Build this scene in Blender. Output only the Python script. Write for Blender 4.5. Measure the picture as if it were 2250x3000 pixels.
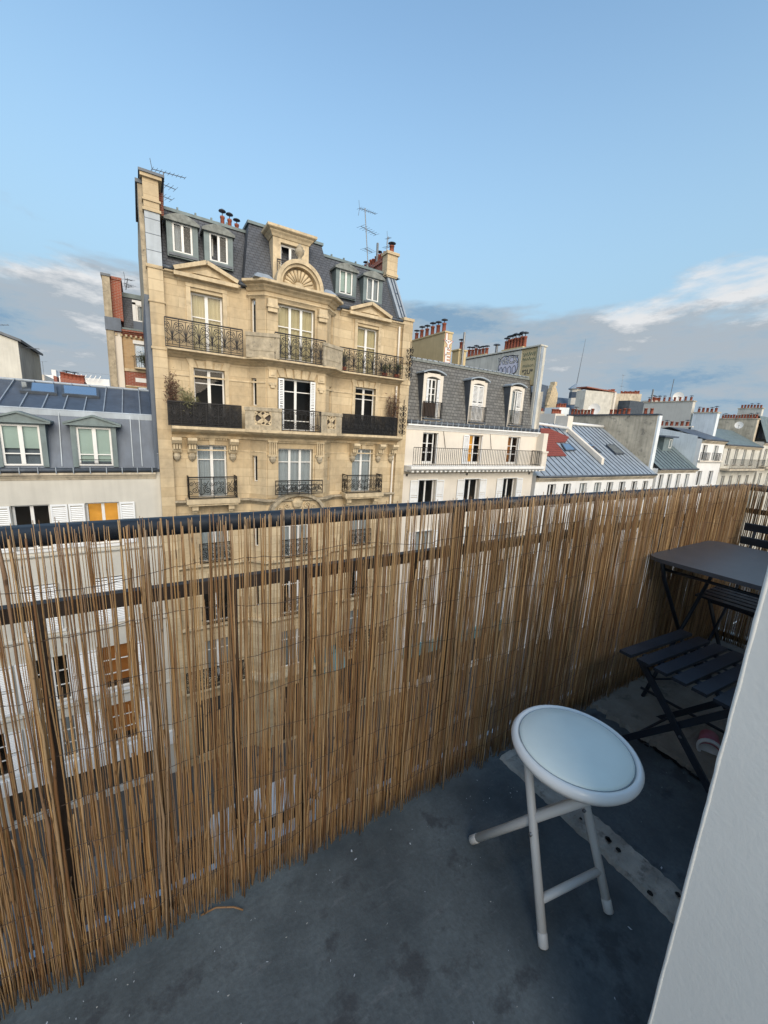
import bpy, math, random
from mathutils import Vector, Matrix
R = math.radians
rnd = random.Random(7)
scene = bpy.context.scene
col = scene.collection
for o in list(bpy.data.objects): bpy.data.objects.remove(o)

# ---------------------------------------------------------------- camera (calibrated from vanishing points, photo 2250x3000)
F, CX, CY = 1150.0, 1125.0, 1500.0
_n = Vector((-306.0, 5600.0, F)); _d = _n.normalized()
_r = Vector((1905.0, -(1905.0*-306.0+F*F)/5600.0, F)).normalized()
_y = _r.cross(_d)
if _y.z < 0: _y = -_y
M = Matrix((_r, _y, -_d))                       # camera axes (right, down, forward) -> world (X along street, Y across, Z up)
def ray(px, py): return M @ Vector((px-CX, py-CY, F))
def onY(px, py, Y): v = ray(px, py); return v*(Y/v.y)
def onZ(px, py, Z): v = ray(px, py); return v*(Z/v.z)
def onX(px, py, X): v = ray(px, py); return v*(X/v.x)
def on_plane(px, py, p, n):
    v = ray(px, py); return v*(Vector(p).dot(Vector(n))/v.dot(Vector(n)))
cam_d = bpy.data.cameras.new('camera'); cam = bpy.data.objects.new('camera', cam_d); col.objects.link(cam)
right, up, back = M @ Vector((1,0,0)), M @ Vector((0,-1,0)), M @ Vector((0,0,-1))
cam.matrix_world = Matrix(((right.x,up.x,back.x,0),(right.y,up.y,back.y,0),(right.z,up.z,back.z,0),(0,0,0,1)))
cam_d.sensor_fit = 'HORIZONTAL'; cam_d.sensor_width = 36.0; cam_d.lens = F/2250*36
cam_d.clip_start = 0.01; cam_d.clip_end = 6000
scene.camera = cam
scene.render.resolution_x, scene.render.resolution_y = 768, 1024

# ---------------------------------------------------------------- sky, sun, exposure
SUN_EL, SUN_AZ = R(26), R(190)                  # azimuth clockwise from +Y: behind the camera
w = bpy.data.worlds.new('World'); scene.world = w; w.use_nodes = True
nt = w.node_tree; nt.nodes.clear()
def N(t, **k):
    n = nt.nodes.new(t)
    for a, b in k.items():
        if a == 'inp':
            for i, v in b.items(): n.inputs[i].default_value = v
        else: setattr(n, a, b)
    return n
L = lambda a, b: nt.links.new(a, b)
sky = N('ShaderNodeTexSky', sky_type='NISHITA', sun_disc=False, sun_elevation=SUN_EL, sun_rotation=SUN_AZ, altitude=60, air_density=1.0, dust_density=0.3, ozone_density=2.2)
tc = N('ShaderNodeTexCoord'); sep = N('ShaderNodeSeparateXYZ'); L(tc.outputs['Generated'], sep.inputs[0])
mp = N('ShaderNodeMapping', inp={1:(0.35,1.9,0.0), 3:(1.0,1.0,3.4)}); L(tc.outputs['Generated'], mp.inputs[0])
n1 = N('ShaderNodeTexNoise', inp={'Scale':2.3,'Detail':10.0,'Roughness':0.56,'Distortion':0.25}); L(mp.outputs[0], n1.inputs['Vector'])
elev = N('ShaderNodeMapRange', interpolation_type='SMOOTHSTEP', inp={1:0.06,2:0.50,3:1.0,4:0.0}); L(sep.outputs[2], elev.inputs[0])
thr = N('ShaderNodeMath', operation='MULTIPLY_ADD', inp={1:0.75,2:-0.37}); L(elev.outputs[0], thr.inputs[0])
addn = N('ShaderNodeMath', operation='ADD'); L(n1.outputs['Fac'], addn.inputs[0]); L(thr.outputs[0], addn.inputs[1])
cov = N('ShaderNodeMapRange', interpolation_type='SMOOTHSTEP', inp={1:0.44,2:0.57,3:0.0,4:0.95}); L(addn.outputs[0], cov.inputs[0])
mp2 = N('ShaderNodeMapping', inp={1:(0.35,1.9,0.11), 3:(1.0,1.0,3.4)}); L(tc.outputs['Generated'], mp2.inputs[0])
n2 = N('ShaderNodeTexNoise', inp={'Scale':2.9,'Detail':11.0,'Roughness':0.66}); L(mp2.outputs[0], n2.inputs['Vector'])
ccol = N('ShaderNodeValToRGB'); L(n2.outputs['Fac'], ccol.inputs[0]); ce = ccol.color_ramp.elements
ce[0].position = 0.34; ce[0].color = (0.55,0.90,1.28,1); ce[1].position = 0.64; ce[1].color = (1.95,1.96,1.98,1)
for p_, c_ in ((0.41,(0.86,1.12,1.36)),(0.48,(1.0,1.16,1.32)),(0.54,(1.02,1.15,1.28)),(0.58,(1.40,1.47,1.55))):
    x_ = ce.new(p_); x_.color = (*c_,1)
hs = N('ShaderNodeHueSaturation', inp={'Saturation':1.0,'Value':1.0}); L(sky.outputs[0], hs.inputs['Color'])
tint = N('ShaderNodeMix', data_type='RGBA', blend_type='MULTIPLY', inp={0:1.0, 7:(0.72,0.765,0.70,1)}); L(hs.outputs[0], tint.inputs[6])
vf = N('ShaderNodeMapRange', interpolation_type='SMOOTHSTEP', inp={1:0.12,2:0.82,3:0.95,4:0.0}); L(sep.outputs[2], vf.inputs[0])
veil = N('ShaderNodeMix', data_type='RGBA', inp={7:(0.93,1.40,1.76,1)}); L(vf.outputs[0], veil.inputs[0]); L(tint.outputs[2], veil.inputs[6])
mixc = N('ShaderNodeMix', data_type='RGBA'); L(cov.outputs[0], mixc.inputs[0]); L(veil.outputs[2], mixc.inputs[6]); L(ccol.outputs[0], mixc.inputs[7])
bg = N('ShaderNodeBackground', inp={'Strength':0.15}); L(mixc.outputs[2], bg.inputs[0])
wo = N('ShaderNodeOutputWorld'); L(bg.outputs[0], wo.inputs[0])
sd = bpy.data.lights.new('sun', 'SUN'); sd.energy = 1.4; sd.angle = R(55); sd.color = (1.0, 0.84, 0.64)
sun = bpy.data.objects.new('sun', sd); col.objects.link(sun)
sun_dir = Vector((math.sin(SUN_AZ)*math.cos(SUN_EL), math.cos(SUN_AZ)*math.cos(SUN_EL), math.sin(SUN_EL)))
sun.rotation_euler = sun_dir.to_track_quat('Z','Y').to_euler(); sun.location = (0,-30,40)
vs = scene.view_settings
vs.view_transform = 'Standard'; vs.look = 'None'; vs.gamma = 1.0; vs.use_curve_mapping = False; vs.exposure = 1.47

# ---------------------------------------------------------------- helpers
WOFF = {}                                       # world translation of every unrotated parent
def tag(o, label=None, cat=None, group=None, kind=None):
    if label: o['label'] = label
    if cat: o['category'] = cat
    if group: o['group'] = group
    if kind: o['kind'] = kind
    return o
def empty(name, loc, label=None, cat=None, group=None, rz=0):
    o = bpy.data.objects.new(name, None); col.objects.link(o); o.location = loc; o.rotation_euler = (0,0,rz)
    o.empty_display_size = 0.1
    WOFF[o.name] = Vector(loc); return tag(o, label, cat, group)
def put(name, me, parent=None, loc=None, rot=None, scale=None, local=False):
    """link mesh data as an object. loc is a world position unless local"""
    o = bpy.data.objects.new(name, me); col.objects.link(o)
    p = Vector(loc) if loc is not None else Vector((0,0,0))
    if parent is not None:
        o.parent = parent
        off = Vector((0,0,0)) if local else WOFF.get(parent.name, Vector((0,0,0)))
        o.location = p - off
    else: o.location = p
    WOFF[o.name] = p
    if rot is not None: o.rotation_euler = rot
    if scale is not None: o.scale = scale
    return o
class MB:
    def __init__(s): s.v=[]; s.f=[]
    def add(s, vs_, fs):
        b=len(s.v); s.v += [tuple(v) for v in vs_]; s.f += [tuple(b+i for i in f) for f in fs]; return s
    def box(s, x0,x1,y0,y1,z0,z1):
        return s.add([(x0,y0,z0),(x1,y0,z0),(x1,y1,z0),(x0,y1,z0),(x0,y0,z1),(x1,y0,z1),(x1,y1,z1),(x0,y1,z1)],
                     [(0,3,2,1),(4,5,6,7),(0,1,5,4),(1,2,6,5),(2,3,7,6),(3,0,4,7)])
    def hexa(s, a, b):                          # two quads (bottom, top) joined
        return s.add(list(a)+list(b), [(0,3,2,1),(4,5,6,7),(0,1,5,4),(1,2,6,5),(2,3,7,6),(3,0,4,7)])
    def slab(s, pts, n, t):                     # polygon pts extruded by vector n*t
        k=len(pts); q=[Vector(p) for p in pts]; e=[p+Vector(n)*t for p in q]
        return s.add(q+e, [tuple(range(k-1,-1,-1)), tuple(range(k,2*k))]+[(i,(i+1)%k,k+(i+1)%k,k+i) for i in range(k)])
    def bar(s, a, b, wx, wy, up_=(0,0,1)):      # rectangular bar from a to b
        a=Vector(a); b=Vector(b); d=(b-a).normalized(); u=Vector(up_)
        if abs(d.dot(u))>0.98: u=Vector((0,1,0))
        x=d.cross(u).normalized()*wx/2; y=x.cross(d).normalized()*wy/2
        return s.hexa([a-x-y,a+x-y,a+x+y,a-x+y],[b-x-y,b+x-y,b+x+y,b-x+y])
    def tube(s, pts, r, n=6, caps=True):
        pts=[Vector(p) for p in pts]; m=len(pts); rr=r if isinstance(r,(list,tuple)) else [r]*m
        vs_=[]; prev=None
        for i,p in enumerate(pts):
            d=(pts[min(i+1,m-1)]-pts[max(i-1,0)])
            d = d.normalized() if d.length>1e-9 else Vector((0,0,1))
            if prev is None:
                u=Vector((0,0,1)) if abs(d.z)<0.9 else Vector((1,0,0))
                x=d.cross(u).normalized()
            else:
                x=(prev-d*prev.dot(d)); x = x.normalized() if x.length>1e-6 else d.orthogonal().normalized()
            prev=x; y=d.cross(x)
            for k in range(n):
                a=2*math.pi*k/n; vs_.append(p+(x*math.cos(a)+y*math.sin(a))*rr[i])
        fs=[(i*n+k,i*n+(k+1)%n,(i+1)*n+(k+1)%n,(i+1)*n+k) for i in range(m-1) for k in range(n)]
        if caps: fs += [tuple(range(n-1,-1,-1)), tuple((m-1)*n+k for k in range(n))]
        return s.add(vs_, fs)
    def lathe(s, prof, c=(0,0,0), n=12):        # profile (r,z) about Z
        vs_=[]; m=len(prof)
        for r_,z in prof:
            for k in range(n):
                a=2*math.pi*k/n; vs_.append((c[0]+r_*math.cos(a), c[1]+r_*math.sin(a), c[2]+z))
        fs=[(i*n+k,i*n+(k+1)%n,(i+1)*n+(k+1)%n,(i+1)*n+k) for i in range(m-1) for k in range(n)]
        fs += [tuple(range(n-1,-1,-1)), tuple((m-1)*n+k for k in range(n))]
        return s.add(vs_, fs)
    def ribbon(s, pts2, y0, y1, t):             # 2-D polyline (x,z) thickened by t, depth y0..y1
        k=len(pts2)
        for i in range(k-1):
            a=Vector((pts2[i][0],0,pts2[i][1])); b=Vector((pts2[i+1][0],0,pts2[i+1][1])); d=b-a
            if d.length<1e-6: continue
            nrm=Vector((-d.z,0,d.x)).normalized()*t/2
            q=[a-nrm,b-nrm,b+nrm,a+nrm]
            s.hexa([(p.x,y0,p.z) for p in q],[(p.x,y1,p.z) for p in q])
        return s
    def mesh(s, name, mat, smooth=False):
        me=bpy.data.meshes.new(name); me.from_pydata(s.v,[],s.f); me.materials.append(MAT[mat])
        if smooth:
            for p in me.polygons: p.use_smooth=True
        me.update(); return me
    def build(s, name, mat, parent=None, smooth=False, kind=None):
        """vertices are world coordinates"""
        o=put(name, s.mesh(name,mat,smooth), parent, (0,0,0))
        if kind: o['kind']=kind
        return o
    def local(s, name, mat, parent=None, smooth=False):
        """vertices are in the parent's own space"""
        return put(name, s.mesh(name,mat,smooth), parent, (0,0,0), local=True)

# ---------------------------------------------------------------- materials
MAT={}
def newmat(name):
    m=bpy.data.materials.new(name); m.use_nodes=True; t=m.node_tree; t.nodes.clear(); MAT[name]=m
    out=t.nodes.new('ShaderNodeOutputMaterial'); b=t.nodes.new('ShaderNodeBsdfPrincipled'); t.links.new(b.outputs[0],out.inputs[0])
    return m,t,b,out
def nd(t, typ, inp=None, **k):
    n=t.nodes.new(typ)
    for a,v in k.items(): setattr(n,a,v)
    for i,v in (inp or {}).items(): n.inputs[i].default_value=v
    return n
def c4(c,k=1.0): return (min(c[0]*k,1),min(c[1]*k,1),min(c[2]*k,1),1)
def pos(t, sc=(1,1,1)):
    g=nd(t,'ShaderNodeNewGeometry'); m=nd(t,'ShaderNodeMapping',{3:sc}); t.links.new(g.outputs['Position'],m.inputs[0]); return m.outputs[0]
def noise(t, vec, scale, detail=5, rough=.55):
    n=nd(t,'ShaderNodeTexNoise',{'Scale':scale,'Detail':detail,'Roughness':rough}); t.links.new(vec,n.inputs['Vector']); return n.outputs['Fac']
def ramp(t, fac, a, b, lo=0., hi=1.):
    m=nd(t,'ShaderNodeMapRange',{1:a,2:b,3:lo,4:hi}); t.links.new(fac,m.inputs[0]); return m.outputs[0]
def mix(t, fac, a, b, mode='MIX'):
    m=nd(t,'ShaderNodeMix',data_type='RGBA',blend_type=mode)
    for sock,v in ((m.inputs[0],fac),(m.inputs[6],a),(m.inputs[7],b)):
        if isinstance(v,(int,float,tuple)): sock.default_value=v
        else: t.links.new(v,sock)
    return m.outputs[2]
def addbump(t, b, h, strength=.3, dist=.01):
    n=nd(t,'ShaderNodeBump',{'Strength':strength,'Distance':dist}); t.links.new(h,n.inputs['Height']); t.links.new(n.outputs[0],b.inputs['Normal'])
def plain(name, c, rough=.6, metal=0., var=.18, scale=2.5, bump=0., bscale=60, streak=0., dirt=None, island=0., spec=.5, dirt_at=(.55,.75)):
    m,t,b,out=newmat(name)
    v=pos(t); f=noise(t,v,scale,6)
    cc=mix(t,ramp(t,f,.3,.7),c4(c,1-var),c4(c,1+var))
    if streak:
        f2=noise(t,pos(t,(3.0,3.0,.22)),2.2,5); cc=mix(t,ramp(t,f2,.45,.75,0,streak),cc,c4(c,.45))
    if dirt:
        f3=noise(t,v,scale*1.7,8,.65); cc=mix(t,ramp(t,f3,dirt_at[0],dirt_at[1]),cc,c4(dirt))
    if island:
        g=nd(t,'ShaderNodeNewGeometry'); cc=mix(t,g.outputs['Random Per Island'],mix(t,1.0,cc,c4((1-island,)*3),'MULTIPLY'),cc)
    t.links.new(cc,b.inputs['Base Color']); b.inputs['Roughness'].default_value=rough; b.inputs['Metallic'].default_value=metal
    b.inputs['Specular IOR Level'].default_value=spec
    if bump: addbump(t,b,noise(t,v,bscale,4),bump,.01)
    return m
def bricks(name, c1, c2, mortar, bw, bh, ms=.02, rough=.8, bump=.4, stain=.35, stain_c=None, offset=.5, nscale=.9, metal=0, dist=.01):
    m,t,b,out=newmat(name)
    g=nd(t,'ShaderNodeNewGeometry'); s=nd(t,'ShaderNodeSeparateXYZ'); t.links.new(g.outputs['Position'],s.inputs[0])
    a=nd(t,'ShaderNodeMath',operation='ADD'); t.links.new(s.outputs[0],a.inputs[0]); t.links.new(s.outputs[1],a.inputs[1])
    cb=nd(t,'ShaderNodeCombineXYZ'); t.links.new(a.outputs[0],cb.inputs[0]); t.links.new(s.outputs[2],cb.inputs[1])
    br=nd(t,'ShaderNodeTexBrick',{'Color1':c4(c1),'Color2':c4(c2),'Mortar':c4(mortar),'Scale':1.0,'Mortar Size':ms*bh,'Mortar Smooth':.3,'Bias':0.,'Brick Width':bw,'Row Height':bh},offset=offset)
    t.links.new(cb.outputs[0],br.inputs['Vector'])
    v=pos(t); f=noise(t,v,nscale,8,.6); st=noise(t,pos(t,(2.6,2.6,.3)),1.6,6)
    sc=stain_c or tuple(x*.5 for x in c1)
    cc=mix(t,ramp(t,f,.45,.8,0,stain),br.outputs['Color'],c4(sc)); cc=mix(t,ramp(t,st,.5,.8,0,stain*.8),cc,c4(sc))
    cc=mix(t,ramp(t,noise(t,v,7,6),.3,.7,0,.22),cc,c4(tuple(min(x*1.3,1) for x in c1)))
    t.links.new(cc,b.inputs['Base Color']); b.inputs['Roughness'].default_value=rough; b.inputs['Metallic'].default_value=metal
    h=nd(t,'ShaderNodeMath',operation='MULTIPLY_ADD',inputs=None) if False else nd(t,'ShaderNodeMath',{1:-1.0,2:1.0},operation='MULTIPLY_ADD')
    t.links.new(br.outputs['Fac'],h.inputs[0]); h2=nd(t,'ShaderNodeMath',{1:.35},operation='MULTIPLY_ADD'); t.links.new(noise(t,v,30,4),h2.inputs[0]); t.links.new(h.outputs[0],h2.inputs[2])
    addbump(t,b,h2.outputs[0],bump,dist); return m
bricks('stone',(.61,.495,.32),(.46,.355,.215),(.42,.325,.20),1.15,.36,.04,.85,.3,.75,(.25,.205,.145))
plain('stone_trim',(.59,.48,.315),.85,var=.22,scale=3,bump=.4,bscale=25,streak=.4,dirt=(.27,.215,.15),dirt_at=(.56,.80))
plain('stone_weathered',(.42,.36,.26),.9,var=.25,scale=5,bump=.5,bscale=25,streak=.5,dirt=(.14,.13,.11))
plain('stucco_cream',(.72,.665,.58),.9,var=.06,scale=1.2,bump=.15,bscale=50,streak=.12)
plain('stucco_white',(.58,.56,.50),.9,var=.06,scale=1.5,bump=.2,bscale=40,streak=.16)
plain('stucco_bright',(.80,.80,.78),.9,var=.06,scale=.8,bump=.1,bscale=30,streak=.16)
plain('stucco_blue',(.72,.77,.79),.9,var=.12,scale=.8,bump=.15,bscale=20,streak=.3)
plain('stucco_yellow',(.58,.47,.27),.9,var=.1,scale=1.5,bump=.15,bscale=40,streak=.2)
plain('render_grey',(.54,.47,.36),.95,var=.25,scale=1.1,bump=.4,bscale=14,streak=.5,dirt=(.13,.12,.105))
plain('render_pale',(.60,.585,.52),.95,var=.16,scale=1.1,bump=.3,bscale=14,streak=.4)
plain('zinc',(.085,.11,.15),.5,.2,var=.2,scale=1.6,bump=.06,bscale=6,streak=.35)
plain('zinc_pale',(.34,.39,.44),.5,.2,var=.16,scale=1.8,bump=.06,bscale=6,streak=.3)
plain('zinc_green',(.155,.20,.205),.55,.15,var=.2,scale=2.5,bump=.06,bscale=8,streak=.4)
plain('zinc_dark',(.085,.10,.12),.5,.3,var=.25,scale=2.5,streak=.3)
plain('lead_weathered',(.20,.215,.20),.7,.1,var=.35,scale=7,bump=.3,bscale=20)
bricks('slate',(.068,.077,.092),(.092,.10,.115),(.02,.02,.024),.2,.11,.09,.55,.7,.5,(.03,.032,.038))
bricks('slate_grey',(.12,.12,.115),(.20,.20,.19),(.055,.055,.055),.25,.17,.10,.65,.8,.4,(.085,.083,.08),dist=.02)
bricks('tile_red',(.27,.058,.035),(.22,.045,.03),(.10,.02,.015),.22,.16,.10,.75,.7,.3,(.17,.04,.03),dist=.02)
bricks('brick_red',(.33,.085,.045),(.25,.065,.04),(.36,.30,.25),.22,.07,.12,.9,.4,.3,(.14,.05,.035))
bricks('brick_buff',(.50,.35,.19),(.42,.27,.14),(.42,.33,.22),.24,.075,.12,.9,.4,.3,(.3,.2,.11))
plain('terracotta',(.30,.085,.048),.85,var=.25,scale=9,dirt=(.16,.07,.045),island=.35)
plain('white_paint',(.78,.78,.76),.45,var=.04,scale=4,streak=.06)
plain('shutter_paint',(.80,.82,.83),.5,var=.05,scale=4,streak=.1)
plain('rail_brown',(.035,.026,.022),.55,.0,var=.35,scale=18)
plain('iron',(.016,.016,.018),.5,.4,var=.3,scale=20)
plain('metal_grey',(.22,.23,.24),.45,.6,var=.15,scale=10)
plain('black_paint',(.018,.024,.034),.42,.0,var=.25,scale=14,bump=.12,bscale=500)
plain('table_paint',(.05,.055,.065),.38,.0,var=.15,scale=12,bump=.1,bscale=700)
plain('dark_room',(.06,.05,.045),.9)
plain('room_wall',(.11,.095,.085),.9)
plain('curtain_cream',(.66,.56,.36),.9,var=.06,scale=5)
plain('curtain_white',(.46,.49,.53),.9,var=.06,scale=5)
plain('blind_green',(.50,.60,.57),.9,var=.05)
plain('asphalt',(.034,.031,.028),.9,var=.2,scale=.7,bump=.3,bscale=60)
plain('pavement',(.095,.085,.075),.9,var=.2,scale=1.2,bump=.2,bscale=30)
plain('kerb_stone',(.24,.22,.20),.9,var=.2,scale=2)
plain('road_paint',(.65,.65,.62),.7,var=.2,scale=9)
plain('ground',(.13,.125,.12),.95,var=.2,scale=.05)
plain('shop_dark',(.055,.05,.045),.5,var=.3,scale=2)
plain('awning_teal',(.16,.30,.31),.8,var=.15,scale=2)
plain('car_white',(.70,.70,.70),.25,var=.03); plain('car_dark',(.03,.035,.045),.22,var=.1); plain('car_red',(.28,.03,.03),.25,var=.05)
plain('rubber',(.02,.02,.02),.8); plain('car_glass',(.02,.025,.03),.05)
plain('wall_white',(.87,.85,.79),.75,var=.05,scale=3.5,bump=.07,bscale=140,streak=.06)
plain('ledge_zinc',(.52,.57,.62),.45,.15,var=.15,scale=6,streak=.2)
plain('concrete_strip',(.40,.375,.33),.95,var=.3,scale=14,bump=.8,bscale=70,dirt=(.09,.085,.075),dirt_at=(.55,.75))
plain('concrete_slab',(.27,.24,.20),.95,var=.3,scale=6,bump=.6,bscale=60,dirt=(.055,.05,.047))
plain('seam',(.30,.33,.35),.7)
plain('crack',(.012,.012,.012),.95)
plain('stool_seat',(.88,.93,.84),.42,var=.03,scale=12,bump=.06,bscale=300)
plain('stool_rim',(.90,.89,.85),.25,var=.02)
plain('stool_leg',(.62,.60,.56),.42,.0,var=.05,scale=12,bump=.05,bscale=400)
plain('plastic_pink',(.45,.13,.18),.5,var=.15,scale=25); plain('plastic_white',(.65,.66,.66),.4)
plain('leaf_green',(.075,.11,.035),.7,var=.4,scale=12,island=.5)
plain('leaf_olive',(.24,.23,.11),.75,var=.35,scale=12,island=.4)
plain('leaf_dry',(.16,.085,.055),.85,var=.4,scale=12,island=.5)
plain('bark',(.06,.042,.032),.9)
plain('paint_white',(.75,.73,.70),.8,var=.1,scale=5); plain('paint_red',(.42,.10,.06),.8); plain('paint_lilac',(.64,.63,.72),.8,var=.08,scale=3); plain('paint_black',(.03,.03,.04),.8); plain('paint_green',(.10,.13,.09),.8)
plain('net_black',(.014,.015,.017),.8)
def m_reed():
    m,t,b,out=newmat('reed')
    g=nd(t,'ShaderNodeNewGeometry'); oi=nd(t,'ShaderNodeObjectInfo'); ad=nd(t,'ShaderNodeMath',operation='ADD'); t.links.new(g.outputs['Random Per Island'],ad.inputs[0]); t.links.new(oi.outputs['Random'],ad.inputs[1]); fr=nd(t,'ShaderNodeMath',operation='FRACT'); t.links.new(ad.outputs[0],fr.inputs[0]); r_=fr.outputs[0]
    cr=nd(t,'ShaderNodeValToRGB'); e=cr.color_ramp.elements
    e[0].position=0; e[0].color=(.19,.092,.036,1); e[1].position=1; e[1].color=(.78,.54,.27,1)
    for p_,c_ in ((.15,(.33,.185,.080)),(.30,(.55,.345,.145)),(.42,(.23,.135,.075)),(.55,(.64,.43,.20)),(.68,(.36,.26,.165)),(.80,(.57,.40,.21)),(.90,(.27,.175,.11))):
        x=e.new(p_); x.color=(*c_,1)
    t.links.new(r_,cr.inputs[0])
    f=noise(t,pos(t,(60,60,2.5)),4,5); cc=mix(t,ramp(t,f,.35,.7,0,.55),cr.outputs[0],(.24,.13,.06,1))
    f2=noise(t,pos(t,(60,60,22)),2,3); cc=mix(t,ramp(t,f2,.62,.72,0,.75),cc,(.05,.03,.02,1))
    t.links.new(cc,b.inputs['Base Color']); b.inputs['Roughness'].default_value=.5
    tl=nd(t,'ShaderNodeBsdfTranslucent'); t.links.new(cc,tl.inputs[0]); mx=nd(t,'ShaderNodeMixShader',{0:.22}); t.links.new(b.outputs[0],mx.inputs[1]); t.links.new(tl.outputs[0],mx.inputs[2]); t.links.new(mx.outputs[0],out.inputs[0])
m_reed()
def m_glass(name, tint, refl=1.0):
    m,t,b,out=newmat(name); t.nodes.remove(b)
    tr=nd(t,'ShaderNodeBsdfTransparent',{0:c4(tint)}); gl=nd(t,'ShaderNodeBsdfGlossy',{'Roughness':.015,'Color':(refl,refl,refl,1)})
    fr=nd(t,'ShaderNodeFresnel',{0:1.38}); mx=nd(t,'ShaderNodeMixShader')
    t.links.new(fr.outputs[0],mx.inputs[0]); t.links.new(tr.outputs[0],mx.inputs[1]); t.links.new(gl.outputs[0],mx.inputs[2]); t.links.new(mx.outputs[0],out.inputs[0])
m_glass('glass',(.80,.84,.84),.8)
plain('sky_glass',(.35,.42,.5),.06,.85,var=.05)
def m_emit(name,c,s):
    m,t,b,out=newmat(name); b.inputs['Base Color'].default_value=c4(c)
    f=noise(t,pos(t),3.0,3); cc=mix(t,ramp(t,f,.35,.65),c4(c,.65),c4(c,1.1)); t.links.new(cc,b.inputs['Emission Color']); b.inputs['Emission Strength'].default_value=s
m_emit('lamp_orange',(.80,.36,.05),.26); m_emit('lamp_amber',(.50,.19,.05),.08); m_emit('lamp_yellow',(1.0,.62,.15),1.6); m_emit('tail_lamp',(1,.08,.03),4.)
def m_net():
    m,t,b,out=newmat('netting'); tr=nd(t,'ShaderNodeBsdfTransparent'); mx=nd(t,'ShaderNodeMixShader'); b.inputs['Base Color'].default_value=(.010,.011,.013,1); b.inputs['Roughness'].default_value=.9
    f=noise(t,pos(t),3.5,5); t.links.new(ramp(t,f,.3,.7,.88,.99),mx.inputs[0]); t.links.new(tr.outputs[0],mx.inputs[1]); t.links.new(b.outputs[0],mx.inputs[2]); t.links.new(mx.outputs[0],out.inputs[0])
m_net()
def m_floor():
    m,t,b,out=newmat('balcony_paint'); v=pos(t)
    f=noise(t,v,3.6,9,.68); cc=mix(t,ramp(t,f,.33,.67),(.044,.057,.064,1),(.118,.145,.156,1))
    f2=noise(t,v,7,7,.65); cc=mix(t,ramp(t,f2,.56,.64,0,.7),cc,(.032,.036,.042,1))
    f3=noise(t,pos(t,(1,1,1)),16,8,.7); cc=mix(t,ramp(t,f3,.60,.74,0,.4),cc,(.16,.17,.18,1))
    f4=noise(t,pos(t,(9,42,1)),1.0,6,.7); cc=mix(t,ramp(t,f4,.60,.74,0,.45),cc,(.20,.215,.225,1))
    f5=noise(t,v,95,3,.6); cc=mix(t,ramp(t,f5,.35,.65,0,.35),cc,(.045,.05,.056,1))
    vo=nd(t,'ShaderNodeTexVoronoi',{'Scale':22.0}); 
    mm=nd(t,'ShaderNodeMapping',{3:(1.0,1.6,1.0),2:(0,0,.5)}); g=nd(t,'ShaderNodeNewGeometry'); t.links.new(g.outputs['Position'],mm.inputs[0])
    nz=nd(t,'ShaderNodeTexNoise',{'Scale':30.0,'Detail':3.0}); t.links.new(mm.outputs[0],nz.inputs['Vector'])
    vm=nd(t,'ShaderNodeVectorMath',operation='MULTIPLY_ADD'); vm.inputs[1].default_value=(.05,.05,.05); t.links.new(nz.outputs['Color'],vm.inputs[0]); t.links.new(mm.outputs[0],vm.inputs[2]); t.links.new(vm.outputs[0],vo.inputs['Vector'])
    sp=ramp(t,vo.outputs['Distance'],.05,.075,1,0); rnd_=nd(t,'ShaderNodeSeparateColor'); t.links.new(vo.outputs['Color'],rnd_.inputs[0])
    k=nd(t,'ShaderNodeMath',{1:.78},operation='GREATER_THAN'); t.links.new(rnd_.outputs[0],k.inputs[0]); mu=nd(t,'ShaderNodeMath',operation='MULTIPLY'); t.links.new(sp,mu.inputs[0]); t.links.new(k.outputs[0],mu.inputs[1])
    cc=mix(t,mu.outputs[0],cc,(.42,.43,.41,1))
    t.links.new(cc,b.inputs['Base Color']); t.links.new(ramp(t,f2,.3,.7,.5,.8),b.inputs['Roughness'])
    addbump(t,b,noise(t,v,110,5),.35,.004)
m_floor()
# ---------------------------------------------------------------- architectural helpers
def S(X17, Y): return X17*Y/17.0                # a point read on the street-line plane Y=17, moved to its own depth
def wall_panel(A, B, z0, z1, ops=(), depth=.24, mb=None):
    """flat wall from plan point A to B (street side on the right), openings (s0,s1,za,zb) with reveals"""
    mb=mb or MB(); A=Vector((A[0],A[1])); B=Vector((B[0],B[1])); Ln=(B-A).length; d=(B-A)/Ln; inn=Vector((-d.y,d.x))
    xs=sorted({0.,Ln,*[max(0,min(Ln,o[i])) for o in ops for i in (0,1)]}); zs=sorted({z0,z1,*[max(z0,min(z1,o[i])) for o in ops for i in (2,3)]})
    def P(s,z,dp=0.): q=A+d*s+inn*dp; return (q.x,q.y,z)
    def hole(i,j):
        if i<0 or j<0 or i>=len(xs)-1 or j>=len(zs)-1: return False
        cx=(xs[i]+xs[i+1])/2; cz=(zs[j]+zs[j+1])/2
        return any(o[0]<cx<o[1] and o[2]<cz<o[3] for o in ops)
    for i in range(len(xs)-1):
        for j in range(len(zs)-1):
            a,b,c,e=xs[i],xs[i+1],zs[j],zs[j+1]
            if not hole(i,j): mb.add([P(a,c),P(b,c),P(b,e),P(a,e)],[(0,1,2,3)]); continue
            if not hole(i-1,j): mb.add([P(a,c),P(a,e),P(a,e,depth),P(a,c,depth)],[(0,1,2,3)])
            if not hole(i+1,j): mb.add([P(b,c),P(b,c,depth),P(b,e,depth),P(b,e)],[(0,1,2,3)])
            if not hole(i,j-1): mb.add([P(a,c),P(a,c,depth),P(b,c,depth),P(b,c)],[(0,1,2,3)])
            if not hole(i,j+1): mb.add([P(a,e),P(b,e),P(b,e,depth),P(a,e,depth)],[(0,1,2,3)])
    return mb
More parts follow.
